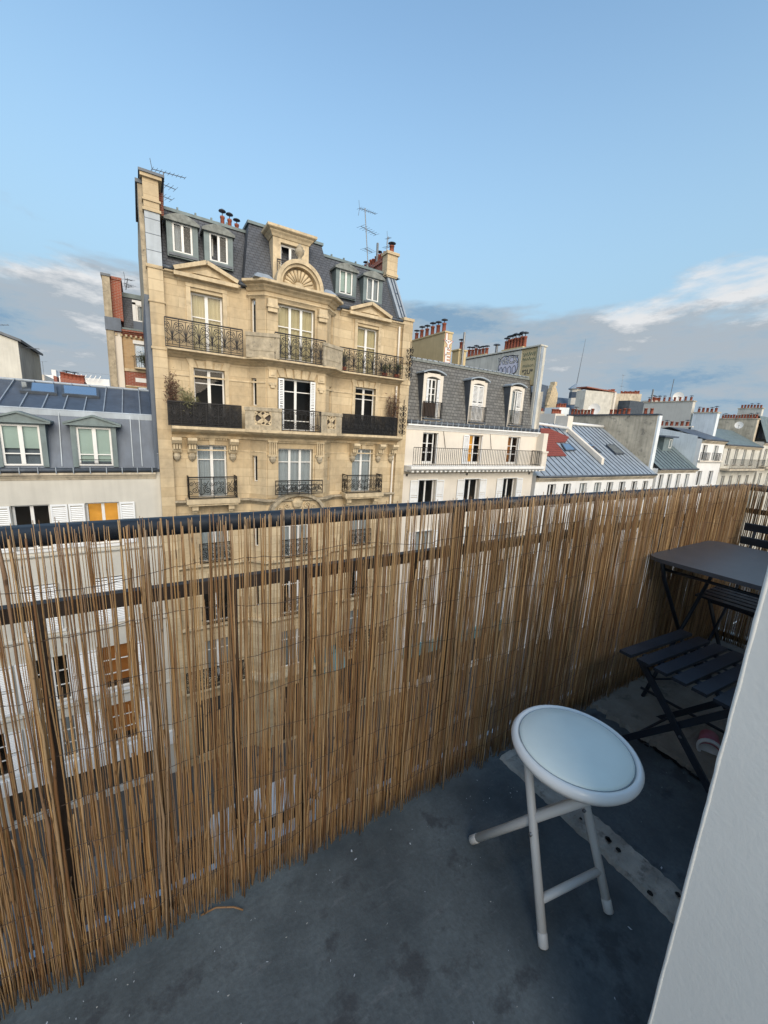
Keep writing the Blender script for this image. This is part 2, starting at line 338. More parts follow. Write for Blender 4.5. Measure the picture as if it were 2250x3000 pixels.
def moulding(path, prof, mb=None):
    """profile [(out,z)] swept along a plan polyline, street side on the right"""
    mb=mb or MB(); pts=[Vector((p[0],p[1])) for p in path]; k=len(prof); vs_=[]
    nn=[]
    for i in range(len(pts)-1):
        d=(pts[i+1]-pts[i]).normalized(); nn.append(Vector((d.y,-d.x)))
    for i,p in enumerate(pts):
        a=nn[max(i-1,0)]; b=nn[min(i,len(nn)-1)]; m=(a+b)/(1+a.dot(b))
        for o,z in prof: q=p+m*o; vs_.append((q.x,q.y,z))
    fs=[(i*k+j,(i+1)*k+j,(i+1)*k+(j+1)%k,i*k+(j+1)%k) for i in range(len(pts)-1) for j in range(k)]
    fs += [tuple(range(k)), tuple((len(pts)-1)*k+j for j in range(k-1,-1,-1))]
    return mb.add(vs_,fs)
def corn(z0,z1,o,i=0.):                         # simple classical cornice profile
    h=z1-z0
    return [(i,z0),(i+.12*o,z0),(i+.3*o,z0+.25*h),(i+.55*o,z0+.45*h),(i+.6*o,z0+.55*h),(i+.92*o,z0+.68*h),(i+o,z0+.75*h),(i+o,z1),(i,z1)]
CACHE={}
def cached(key, fn):
    if key not in CACHE: CACHE[key]=fn()
    return CACHE[key]
def curtain_mesh(w,h,mat,part=0):
    mb=MB(); n=28; x0,x1=-w/2,w/2; vs_=[]
    for i in range(n+1):
        x=x0+(x1-x0)*i/n; y=.02*math.sin(i*1.9)+.012*math.sin(i*.8+1)
        vs_ += [(x,y,0),(x,y*1.2,h)]
    mb.add(vs_,[(2*i,2*i+2,2*i+3,2*i+1) for i in range(n)]); return mb.mesh('curtain',mat)
def win(parent, x, y, z, w, h, rz=0., leaves=2, rows=(.72,), kick=0., back='dark', fw=.06, mw=.09, tw=.035, frame='white_paint', recess=.2, open_leaf=False, inset=0.):
    """casement window; x,y,z = centre of the sill on the wall face; frame, panes, and what shows behind"""
    c,s=math.cos(rz),math.sin(rz); off=Vector((-s*recess,c*recess,0)); loc=Vector((x,y,z))+off
    key=(round(w,3),round(h,3),leaves,rows,kick,fw,mw,tw,frame)
    def mk():
        mb=MB(); d=.05; x0,x1=-w/2,w/2
        mb.box(x0,x0+fw,0,d,0,h).box(x1-fw,x1,0,d,0,h).box(x0+fw,x1-fw,0,d,h-fw,h).box(x0+fw,x1-fw,0,d,0,fw*.9+kick)
        step=(w-2*fw)/leaves
        for i in range(1,leaves):
            m=x0+fw+step*i; mb.box(m-mw/2,m+mw/2,-.012,d-.01,fw*.9+kick,h-fw)
        edges=[fw*.9+kick]+[fw*.9+kick+(h-2*fw-kick)*r_ for r_ in rows]+[h-fw]
        for i in range(leaves):
            a=x0+fw+step*i+(mw/2 if i else 0); b=x0+fw+step*(i+1)-(mw/2 if i<leaves-1 else 0)
            for e in edges[1:-1]: mb.box(a,b,.004,d-.006,e-tw/2,e+tw/2)
        return mb.mesh('window',frame), edges, step
    me,edges,step=cached(('win',)+key,mk)
    o=put('window',me,parent,loc,(0,0,rz))
    for i in range(leaves):
        a=-w/2+fw+step*i+(mw/2 if i else 0); b=-w/2+fw+step*(i+1)-(mw/2 if i<leaves-1 else 0)
        for j in range(len(edges)-1):
            if open_leaf and i==0: continue
            za,zb=edges[j]+(tw/2 if j else 0),edges[j+1]-(tw/2 if j<len(edges)-2 else 0)
            pm=cached(('pane',round(b-a,3),round(zb-za,3)),lambda: MB().add([(-(b-a)/2,0,0),((b-a)/2,0,0),((b-a)/2,0,zb-za),(-(b-a)/2,0,zb-za)],[(0,1,2,3)]).mesh('pane','glass'))
            p=put('pane',pm,o,((a+b)/2,.025,za),local=True); WOFF.pop(p.name,None)
    if open_leaf:
        lw=step*.96
        lm=cached(('leaf',round(lw,3),round(h,3),frame),lambda: MB().box(0,.05,0,.04,fw,h-fw).box(lw-.05,lw,0,.04,fw,h-fw).box(.05,lw-.05,0,.04,fw,fw+.07).box(.05,lw-.05,0,.04,h-fw-.06,h-fw).mesh('casement',frame))
        q=put('casement',lm,o,(-w/2+fw,.055,0),(0,0,R(62)),local=True)
    def bk(mat,yy,ww,hh,zz): 
        me2=cached(('cur',mat,round(ww,3),round(hh,3)),lambda: curtain_mesh(ww,hh,mat)); return put('curtain',me2,o,(0,yy,zz),local=True)
    if back=='cream': bk('curtain_cream',.10,w-.1,h-.08,.04)
    elif back=='white': bk('curtain_white',.10,w-.1,h-.08,.04)
    elif back=='blind':
        put('blind',cached(('bl',round(w,3),round(h,3)),lambda: MB().box(-w/2+.05,w/2-.05,.08,.09,h*.42,h-.05).mesh('blind','blind_green')),o,(0,0,0),local=True)
    elif back=='blind_full':
        put('blind',cached(('blf',round(w,3),round(h,3)),lambda: MB().box(-w/2+.05,w/2-.05,.08,.09,.12,h-.05).mesh('blind','blind_green')),o,(0,0,0),local=True)
    elif back.startswith('lamp'):
        put('lit_room',cached(('lit',back,round(w,3),round(h,3)),lambda: MB().box(-w/2+.02,w/2-.02,.55,.6,0,h).mesh('lit_room',back)),o,(0,0,0),local=True)
    elif back=='half':
        put('curtain',cached(('hc',round(w,3),round(h,3)),lambda: curtain_mesh(w*.46,h-.1,'curtain_white')),o,(-w*.24,.10,.05),local=True)
    return o
def shutter(parent, x, y, z, w, h, rz=0., mat='shutter_paint'):
    def mk():
        mb=MB(); d=.035; f=.05
        mb.box(0,f,-d,0,0,h).box(w-f,w,-d,0,0,h)
        for a,b in ((0,.09),(h*.48,h*.48+.07),(h-.07,h)): mb.box(f,w-f,-d+.003,-.003,a,b)
        n=int(h/.072)
        for i in range(n):
            zz=.1+(h-.19)*i/n
            if abs(zz-h*.48-.02)<.06: continue
            mb.add([(f,-d*.9,zz),(w-f,-d*.9,zz),(w-f,-d*.15,zz+.042),(f,-d*.15,zz+.042)],[(0,1,2,3)])
        return mb.mesh('shutter',mat)
    c_,s_=math.cos(rz),math.sin(rz); x+=s_*.025; y-=c_*.025
    me=cached(('sh',round(w,3),round(h,3),mat),mk); return put('shutter',me,parent,(x,y,z),(0,0,rz))
def spiral(cx,cz,r0,turns,a0,dirn=1,n=14,r1=.15):
    out=[]
    for i in range(n+1):
        t=i/n; a=a0+dirn*turns*2*math.pi*t; r_=r0*(1-(1-r1)*t); out.append((cx+r_*math.cos(a),cz+r_*math.sin(a)))
    return out
def motif_mesh(cw,h,style):
    mb=MB(); t=.021; y0,y1=-.008,.008; H=h
    if style=='fan':
        for s in (-1,1):
            for fx,fz,r_ in ((.33,.86,.10),(.36,.58,.085),(.36,.17,.10),(.12,.20,.07)):
                cx=s*fx*cw; cz=fz*H; rr=r_*min(cw,.5)*1.9
                mb.ribbon(spiral(cx,cz,rr,1.35,-math.pi/2 if fz>.4 else math.pi/2,s if fz>.4 else -s,12),y0,y1,t)
            for ex,ez in ((.33,.78),(.42,.50),(.20,.88)):
                pts=[]
                for i in range(9):
                    q=i/8; pts.append((s*cw*ex*q**1.7, H*(.22+(ez-.22)*q)))
                mb.ribbon(pts,y0,y1,t)
        mb.ribbon([(0,0),(0,H)],y0,y1,t)
        mb.ribbon([(-.05*cw,.28*H),(.0,.38*H),(.05*cw,.28*H),(0,.2*H),(-.05*cw,.28*H)],y0,y1,t*1.6)
    elif style=='rococo':
        for s in (-1,1):
            mb.ribbon(spiral(s*cw*.26,.36*H,.20*H,1.7,math.pi/2,s,18),y0,y1,t*1.3)
            mb.ribbon(spiral(s*cw*.40,.70*H,.13*H,1.4,0,-s,14),y0,y1,t)
            mb.ribbon(spiral(s*cw*.13,.72*H,.12*H,1.3,math.pi,s,14),y0,y1,t)
            mb.ribbon(spiral(s*cw*.42,.2*H,.12*H,1.3,math.pi/2,-s,14),y0,y1,t)
            mb.ribbon([(0,.08*H),(s*cw*.12,.2*H),(s*cw*.06,.5*H),(s*cw*.2,.62*H),(s*cw*.3,.9*H)],y0,y1,t)
        mb.ribbon([(0,0),(0,H)],y0,y1,t)
    else:                                        # low scroll band with plain bars above
        for s in (-1,1):
            mb.ribbon(spiral(s*cw*.24,.17*H,.15*H,1.5,math.pi/2,s,14),y0,y1,t)
            mb.ribbon([(s*cw*.5,0),(s*cw*.5,H)],y0,y1,t); mb.ribbon(spiral(s*cw*.25,.90*H,.07*H,1.2,0,s,10),y0,y1,t*.8)
        mb.ribbon([(0,.0),(0,H)],y0,y1,t)
    return mb.mesh('scroll_panel','iron')
def scroll_rail(parent, a, b, z0, z1, n, style='fan', net=False):
    A=Vector((*a,0)); B=Vector((*b,0)); d=(B-A); Ln=d.length; d/=Ln; rz=math.atan2(d.y,d.x); cw=Ln/n
    mb=MB()
    for z,t in ((z1,.045),(z0+.03,.03),(z0+.1,.018),(z1-.07,.018)): mb.bar(A+Vector((0,0,z)),B+Vector((0,0,z)),.035,t)
    for i in range(n+1):
        p=A+d*(cw*i); mb.bar(p+Vector((0,0,z0)),p+Vector((0,0,z1)),.024,.024)
    r_=mb.build('balcony_railing','iron',parent)
    me=cached(('mot',round(cw,2),round(z1-z0,2),style),lambda: motif_mesh(cw,z1-z0-.17,style))
    for i in range(n):
        p=A+d*(cw*(i+.5)); put('scroll_panel',me,r_,(p.x,p.y,z0+.1),(0,0,rz))
    if net:
        q=MB(); inn=Vector((-d.y,d.x,0))*.02
        q.add([A+inn+Vector((0,0,z0)),B+inn+Vector((0,0,z0)),B+inn+Vector((0,0,z1-.02)),A+inn+Vector((0,0,z1-.02))],[(0,1,2,3)])
        q.build('privacy_net','netting',r_)
    return r_
def bar_rail(parent, pts, z0, z1, sp=.12, name='balcony_railing'):
    mb=MB()
    for i in range(len(pts)-1):
        A=Vector((*pts[i],0)); B=Vector((*pts[i+1],0)); d=B-A; n=max(1,round(d.length/sp))
        mb.bar(A+Vector((0,0,z1)),B+Vector((0,0,z1)),.035,.03); mb.bar(A+Vector((0,0,z0+.06)),B+Vector((0,0,z0+.06)),.025,.02)
        for k in range(n+1):
            p=A+d*(k/n); mb.bar(p+Vector((0,0,z0)),p+Vector((0,0,z1)),.018,.018)
    return mb.build(name,'iron',parent)
POT=None
def pots(parent, p, q, n, h=.5, r=.11, cap=.5, jitter=.15):
    """row of terracotta chimney pots from p to q, some with sheet-metal caps"""
    p=Vector(p); q=Vector(q)
    for i in range(n):
        t=(i+.5)/n; hh=h*(1+jitter*(rnd.random()-.5)*2); kind=rnd.random()<cap
        me=cached(('pot',round(r,2),kind),lambda: pot_mesh(r,kind)); put('chimney_pot',me,parent,p.lerp(q,t),(0,0,rnd.random()*6),(1,1,hh))
def pot_mesh(r, cap):
    mb=MB().lathe([(r*.98,0),(r,.08),(r*.86,.12),(r*.78,.85),(r*.95,.88),(r*.95,1.0),(r*.6,1.0),(r*.6,.7)],n=10)
    me=mb.mesh('chimney_pot','terracotta',True)
    if cap:
        k=len(mb.f); mb.lathe([(r*.16,.95),(r*.16,1.30),(r*1.5,1.30),(r*1.35,1.36),(r*.3,1.46)],n=10)
        me=mb.mesh('chimney_pot','terracotta',True); me.materials.append(MAT['zinc_dark'])
        for i,p in enumerate(me.polygons): p.material_index=1 if i>=k else 0
    return me
def mesh_text(txt, size, mat, name, thick=.0, offset=0.):
    cu=bpy.data.curves.new(name,'FONT'); cu.body=txt; cu.size=size; cu.align_x='CENTER'; cu.align_y='CENTER'; cu.extrude=thick; cu.offset=offset; cu.resolution_u=3
    ob=bpy.data.objects.new(name,cu); col.objects.link(ob); dg=bpy.context.evaluated_depsgraph_get(); me=bpy.data.meshes.new_from_object(ob.evaluated_get(dg))
    bpy.data.objects.remove(ob); bpy.data.curves.remove(cu); me.materials.clear(); me.materials.append(MAT[mat]); return me
def antenna(loc, h, label, tiers=((.95,.55,9),(.7,.3,6),(.45,.3,5)), az=.4, lean=0.):
    root=empty('tv_antenna',loc,label,'antenna','television antennas on the roofs')
    top=Vector((lean*h,0,h)); MB().tube([(0,0,0),top],.022,6).local('mast','metal_grey',root)
    for i,(fz,Lb,n) in enumerate(tiers):
        c=top*fz; dv=Vector((math.cos(az+i*.05),math.sin(az+i*.05),.18 if i==0 else .05)); pv=Vector((-dv.y,dv.x,0)).normalized(); mb=MB()
        a=c-dv*Lb*.5; b=c+dv*Lb*1.0; mb.tube([a,b],.013,5)
        for k in range(n):
            p=a.lerp(b,k/(n-1)); wv=pv*(.18-.008*k)*(1.0 if i==0 else 1.5); mb.tube([p-wv,p+wv],.007,4)
        if i==0:
            for sg in (-1,1): mb.tube([a,a+dv*-.05+Vector((0,0,sg*.32))],.01,4)
        mb.local('yagi','metal_grey',root)
    return root
def dish(loc, r, az, label):
    root=empty('satellite_dish',loc,label,'satellite dish','satellite dishes among the roofs',rz=az)
    mb=MB(); n=16; prof=[(r*k/5, -.18*r*(1-(k/5)**2)) for k in range(6)]
    vs_=[(0,.18*r,0)]; fs=[]
    for k in range(1,6):
        for j in range(n):
            a=2*math.pi*j/n; vs_.append((prof[k][0]*math.cos(a), -prof[k][1]*1.0, prof[k][0]*math.sin(a)))
    fs += [(0,1+j,1+(j+1)%n) for j in range(n)]
    for k in range(4): fs += [(1+k*n+j,1+(k+1)*n+j,1+(k+1)*n+(j+1)%n,1+k*n+(j+1)%n) for j in range(n)]
    mb.add(vs_,fs).local('reflector','white_paint',root,True)
    MB().tube([(0,.18*r,-r),(0,-.5*r,-.1*r)],.018,5).tube([(0,.2*r,0),(0,.3*r,-r*1.3)],.03,5).box(-.05,.05,-.6*r,-.45*r,-.14*r,0).local('feed_arm','metal_grey',root)
    return root
def shrub(name, loc, h, wd, label, leaf, nl=260, cat='plant', stems=9, group=None, dp=None, upright=False, lsz=.07):
    root=empty(name,loc,label,cat,group); rr=random.Random(hash(label)%9999 if False else int(abs(loc[0]*97+loc[2]*31)*10)); dp=dp or wd
    mb=MB(); tips=[]
    for i in range(stems):
        a=rr.random()*6.28; e=Vector((math.cos(a)*wd*.5*rr.uniform(.2,1),math.sin(a)*dp*.5*rr.uniform(.2,1),h*rr.uniform(.6,1)))
        m=Vector((e.x*.35,e.y*.35,e.z*.5)); mb.tube([(0,0,0),m,e],[.014,.009,.004],4); tips.append((m,e))
    mb.local('stems','bark',root); lf=MB()
    for i in range(nl):
        m,e=tips[rr.randrange(len(tips))]; t=rr.random()**.7; p=m.lerp(e,t)+Vector((rr.gauss(0,wd*.10),rr.gauss(0,dp*.10),rr.gauss(0,h*.07)))
        if p.z<.02: p.z=.02+rr.random()*.05
        u=Vector((rr.uniform(-1,1),rr.uniform(-1,1),rr.uniform(-.3,1.2))).normalized(); v=u.orthogonal().normalized(); sz=lsz*rr.uniform(.6,1.3)
        lf.add([p-v*sz*.3,p+u*sz*.5-v*sz*.05,p+v*sz*.3,p+u*sz],[(0,1,3),(1,2,3)])
    lf.local('foliage',leaf,root); return root

# ---------------------------------------------------------------- ground and street
SZ=-15.3
MB().add([(-1500,-1500,SZ-.16),(2500,-1500,SZ-.16),(2500,2500,SZ-.16),(-1500,2500,SZ-.16)],[(0,1,2,3)]).build('ground','ground',kind='structure')
MB().add([(-80,4.2,SZ-.15),(160,4.2,SZ-.15),(160,13.6,SZ-.15),(-80,13.6,SZ-.15)],[(0,1,2,3)]).build('road','asphalt',kind='structure')
MB().box(-80,160,13.85,17.0,SZ-.155,SZ).build('pavement','pavement',kind='structure')
MB().box(-80,160,1.6,3.95,SZ-.155,SZ).build('pavement','pavement',kind='structure')
MB().box(-80,160,13.6,13.85,SZ-.158,SZ+.004).build('kerb','kerb_stone',kind='structure')
MB().box(-80,160,3.95,4.2,SZ-.158,SZ+.004).build('kerb','kerb_stone',kind='structure')
mk=MB()
for i in range(-10,20): mk.add([(i*5,11.3,SZ-.146),(i*5+2.2,11.3,SZ-.146),(i*5+2.2,11.42,SZ-.146),(i*5,11.42,SZ-.146)],[(0,1,2,3)])
mk.build('road_marking','road_paint',kind='structure')

# ---------------------------------------------------------------- own building and balcony
EYE=1.24; FZ=-EYE; DY=.87
own=empty('apartment_building',(0,-4,SZ),'white rendered building whose smooth-cornered pier edges the reed-screened balcony','building')
# the rendered parapet block begins right of the balcony's open part; unseen terrace and set-back storey are added, shaped for the balcony's light
PT=.16
wall_panel((60,.15),(.675,.15),SZ,FZ-.16,(),.4).build('facade','wall_white',own)
wall_panel((1.0,.15),(.675,.15),FZ-.16,PT,(),.4).build('pier_face','wall_white',own)
MB().box(1.0,60,-.05,.15,FZ-.16,-.34).build('parapet','wall_white',own)  # unseen stretch, kept low so light reaches the right of the screen
MB().box(1.0,60,-.07,.165,-.34,-.31).build('unseen_parapet_coping','zinc',own)
MB().add([(.675,.15,FZ-.16),(.675,-1.2,FZ-.16),(.675,-1.2,PT),(.675,.15,PT)],[(0,1,2,3)]).build('pier_side','wall_white',own)
MB().add([(1.0,.15,FZ),(1.0,-1.2,FZ),(1.0,-1.2,PT),(1.0,.15,PT)],[(0,1,2,3)]).build('pier_side','wall_white',own)
cb=[]; rr=random.Random(9)
for i in range(60): cb.append((.6765+rr.gauss(0,.00018),.1485+rr.gauss(0,.00018),FZ+(PT-FZ)*i/59))
MB().tube(cb,[.0028+rr.uniform(-.0003,.0003) for _ in cb],8).build('corner_bead','wall_white',own,True)
MB().add([(.675,.15,PT),(1.0,.15,PT),(1.0,-1.2,PT+.02),(.675,-1.2,PT+.02)],[(0,1,2,3)]).build('pier_top','zinc',own)
MB().add([(.675,-1.2,FZ),(1.0,-1.2,FZ),(1.0,-1.2,PT+.02),(.675,-1.2,PT+.02)],[(0,1,2,3)]).build('pier_back','wall_white',own)
wall_panel((.675,.15),(-30,.15),SZ,FZ-.16,(),.4).build('facade','wall_white',own)
wall_panel((60,-3.4),(-30,-3.4),FZ,.66,[(60.525,61.925,FZ+.05,.46),(62.725,64.125,FZ+.05,.46)],.25).build('unseen_setback_wall','wall_white',own)  # unseen added storey, its height set by how much sun should pass
for x in (-1.225,-3.425): win(own,x,-3.4,FZ+.05,1.4,1.65,math.pi,2,(.7,),back='white')
MB().add([(-30,-9,SZ),(60,-9,SZ),(60,-9,.8),(-30,-9,.8)],[(0,1,2,3)]).build('rear_wall','wall_white',own)
MB().add([(-30,-3.4,.66),(60,-3.4,.66),(60,-9,.8),(-30,-9,.8)],[(0,1,2,3)]).build('roof','zinc',own)
MB().box(-30,.675,-3.4,.15,FZ-.16,FZ-.0005).build('unseen_terrace_floor','balcony_paint',kind='structure')  # unseen open terrace, invented to let sky light in from behind
MB().box(.675,60,-3.4,-.05,FZ-.16,FZ-.0005).build('unseen_terrace_floor','balcony_paint',kind='structure')
MB().box(-6,3.42,.15,.93,FZ-.16,FZ).build('balcony_floor','balcony_paint',kind='structure')
MB().box(-6,3.46,.93,1.0,FZ-.2,FZ-.012).build('ledge','ledge_zinc',kind='structure')
# concrete joint strip across the floor and the rougher slab beyond it
def rough_slab(name, x0,x1,y0,y1,z,t,mat,label,n=46,amp=.012,cat='concrete'):
    mb=MB(); rr=random.Random(int(x0*100)); L_=[];R_=[]
    for i in range(n+1):
        y=y0+(y1-y0)*i/n; L_.append((x0+rr.gauss(0,amp),y)); R_.append((x1+rr.gauss(0,amp*.6),y))
    vs_=[];fs=[]
    for i in range(n+1):
        (a,y),(b_,_)=L_[i],R_[i]; dz=rr.gauss(0,.0012)
        vs_ += [(a-.004,y,z),(a+.006,y,z+t*.8+dz),((a+b_)/2,y,z+t+dz),(b_-.005,y,z+t*.85+dz),(b_+.004,y,z)]
    for i in range(n):
        for k in range(4): fs.append((i*5+k,i*5+k+1,(i+1)*5+k+1,(i+1)*5+k))
    mb.add(vs_,fs); return tag(mb.build(name,mat),kind='structure')
rough_slab('concrete_strip',1.135,1.235,.155,.86,FZ+.001,.014,'concrete_strip','',n=60,amp=.0022)
rough_slab('concrete_slab',1.765,3.40,.155,.90,FZ+.001,.022,'concrete_slab','',n=60,amp=.009)
hb=MB(); rr=random.Random(5)
for i in range(6):                               # holes and crumbled bits of the strip edge
    y=rr.uniform(.2,.62); x=1.185+rr.gauss(0,.028); r_=rr.uniform(.002,.007); hb.add([(x+r_*(1+.4*rr.random())*math.cos(a*.9),y+r_*(1+.5*rr.random())*math.sin(a*.9),FZ+.0205) for a in range(7)],[tuple(range(7))])
for i in range(26):
    y=.30+.35*i/26; x=1.752+rr.gauss(0,.008); r_=rr.uniform(.003,.010); hb.add([(x+r_*1.2*math.cos(a*.9),y+r_*1.6*math.sin(a*.9)*rr.uniform(.7,1.4),FZ+.0045) for a in range(7)],[tuple(range(7))])
hb.build('crumbled_edge','crack',kind='structure')

db=MB(); rr=random.Random(77)
for i in range(150):                              # pale paint flecks and grit on the floor
    x=rr.uniform(-.5,1.7); y=rr.uniform(.18,.84) if rr.random()<.6 else .84-abs(rr.gauss(0,.05)); L_=rr.uniform(.0012,.0065)*(1.8 if rr.random()<.12 else 1); a=rr.gauss(.9,.5); w_=L_*rr.uniform(.25,.6)
    if 1.12<x<1.25: continue
    u=Vector((math.cos(a),math.sin(a),0)); v=Vector((-u.y,u.x,0)); c=Vector((x,y,FZ+.0016))
    db.add([c-u*L_*.5-v*w_*.3,c+u*L_*.3-v*w_*.5,c+u*L_*.5+v*w_*.2,c-u*L_*.2+v*w_*.5],[(0,1,2,3)])
db.build('floor_flecks','ledge_zinc',kind='stuff')
tag(bpy.data.objects['floor_flecks'],'pale paint flecks and grit scattered over the balcony floor','debris')
# railing: handrail, middle rail, bottom rail, balusters (a separate return closes the far end)
def railing():
    root=empty('balcony_guardrail',(1.0,.905,FZ),'black metal guardrail with round handrail behind the reed screen','railing')
    Y=.905; x0,x1=-2.2,3.2
    MB().tube([(x0,Y,-.216),(x1-.04,Y,-.216),(x1,Y-.03,-.216),(x1,.17,-.216)],.020,12).build('handrail','black_paint',root,True)
    MB().box(x0,x1,Y-.010,Y+.010,-.375,-.345).box(x1-.01,x1+.01,.17,Y-.01,-.375,-.345).build('middle_rail','rail_brown',root)
    MB().box(x0,x1,Y-.012,Y+.012,-1.20,-1.168).box(x1-.012,x1+.012,.17,Y-.012,-1.20,-1.168).build('bottom_rail','rail_brown',root)
    x=-.19
    bm=MB().box(-.008,.008,-.006,.006,0,.793).mesh('baluster','rail_brown')
    for i in range(-12,20):
        xx=-.012+.172*i
        if xx<x1-.05: put('baluster',bm,root,(xx,Y,-1.168))
    for y in (.75,.58,.41): put('baluster',bm,root,(x1,y,-1.168))
    pm=MB().box(-.014,.014,-.014,.014,0,1.02).mesh('post','rail_brown')
    for xx in (-2.1,-.9,.84,2.3,x1): put('post',pm,root,(xx,Y+.004,FZ))
railing()
def reed_variant(seed):
    q=random.Random(seed); pts=[]; rs=[]; n=12; nodes={q.randrange(1,n) for _ in range(4)}; bx,by=q.gauss(0,.0035),q.gauss(0,.002); ph=q.random()*6
    for i in range(n+1):
        t=i/n; pts.append((bx*math.sin(t*math.pi)+q.gauss(0,.0009)+.0015*math.sin(t*9+ph), by*math.sin(t*math.pi*1.3)+q.gauss(0,.0006), t)); rs.append((.5+.07*math.sin(ph+i*2.1))*(1.32 if i in nodes else 1)*(1 if i<n else .8))
    return pts,rs
VAR=[reed_variant(i) for i in range(14)]
VME=[]
for pts,rs in VAR: VME.append(MB().tube(pts,[r_*.004 for r_ in rs],5).mesh('reed','reed',True))
def reeds():
    root=empty('reed_screen',(1.0,.87,FZ),'brown reed privacy screen wired to the guardrail','screen')
    q=random.Random(21); items=[]
    x=-1.9
    while x<3.17:                                   # front layer, full height
        dens=.0037 if x<.35 else (.0032 if x<.75 else .0030)
        x+=dens*q.uniform(.35,1.6)
        if q.random()<.10: x+=.004*q.random()
        r_=q.uniform(.32,.68)*(1.9 if q.random()<.08 else 1); top=-.196+q.gauss(0,.008)-(.02*q.random() if q.random()<.2 else 0)
        bot=FZ+.01+abs(q.gauss(0,.02)); lean=q.gauss(0,.010)+(-.012 if 1.0<x<1.8 else 0)
        items.append((x,.868+q.uniform(-.006,.006),bot,top,r_,lean))
    x=-1.9
    while x<3.17:                                   # second layer: shorter or broken canes, denser to the right and lower down
        p=.0040 if x<.35 else (.0035 if x<.8 else .0031)
        x+=p*q.uniform(.3,1.7); top=q.uniform(-.85,-.28) if x<.35 else (q.uniform(-.55,-.26) if x<.75 else (q.uniform(-.42,-.22) if q.random()<.6 else -.2+q.gauss(0,.01)))
        items.append((x,.879+q.uniform(-.004,.004),FZ+.012+abs(q.gauss(0,.02)),top,q.uniform(.32,.70),q.gauss(0,.010)))
    x=-1.9
    while x<.75:                                    # short broken canes low down
        x+=.0050*q.uniform(.3,1.7); items.append((x,.874+q.uniform(-.003,.003),FZ+.012+abs(q.gauss(0,.02)),q.uniform(-1.0,-.62),q.uniform(.4,.9),q.gauss(0,.012)))
    for k in range(-10,19):                          # bundles gathered at the ties on the balusters
        xb=-.012+.172*k
        for j in range(3 if xb<.6 else 2):
            items.append((xb+q.gauss(0,.006),.858+q.uniform(-.006,.006),FZ+.012,-.21-(.17 if q.random()<.6 else 0),q.uniform(.7,1.2),q.gauss(0,.012)))
    y=.86
    while y>.17:                                    # the return at the far end
        y-=.0040*q.uniform(.4,1.6); items.append((3.165+q.uniform(-.01,.01),y,FZ+.012,-.2+q.gauss(0,.01),q.uniform(.6,1.2),q.gauss(0,.004)))
    big=sorted(range(len(items)),key=lambda i:(abs(items[i][0]-.22) if items[i][1]>.84 else 99)-(0.25 if items[i][3]>-.3 else 0)) ; big=set(big[:290])
    st=MB()
    for i,(x,y,b0,t0,r_,ln) in enumerate(items):
        k=q.randrange(len(VAR)); a=math.atan2(ln,t0-b0)
        if i in big: put('reed',VME[k],root,(x,y,b0),(0,a,0),(r_,r_,(t0-b0)))
        else:
            pts,rs=VAR[k]; H=t0-b0
            st.tube([(x+p[0]*r_+ln*p[2],y+p[1]*r_,b0+p[2]*H) for p in pts],[c_*.004*r_ for c_ in rs],5)
    tag(st.build('reed_mass','reed',root,True),kind='stuff')
    for j,z in enumerate((-.30,-.405,-.52,-.64,-.76,-.88,-1.0,-1.115)):
        for side,mat_ in ((-1,'bark'),):
            mb=MB(); pts=[]; x=-1.92; zz=z
            while x<3.15:
                pts.append((x,.862+.004*math.sin(x*330),zz+.010*math.sin(x*5.1+j*1.7)+.006*math.sin(x*17+j)+q.gauss(0,.0015))); x+=.02
            mb.tube(pts,.0007,4).build('tie_wire','bark',root)
reeds()
fr=onZ(660,2672,FZ); MB().tube([(fr.x-.055,fr.y+.02,FZ+.004),(fr.x-.02,fr.y+.012,FZ+.014),(fr.x+.02,fr.y-.006,FZ+.010),(fr.x+.04,fr.y-.02,FZ+.004)],.0022,6).build('fallen_reed','reed',None,True)
tag(bpy.data.objects['fallen_reed'],'short curved piece of reed lying on the grey balcony floor','reed')
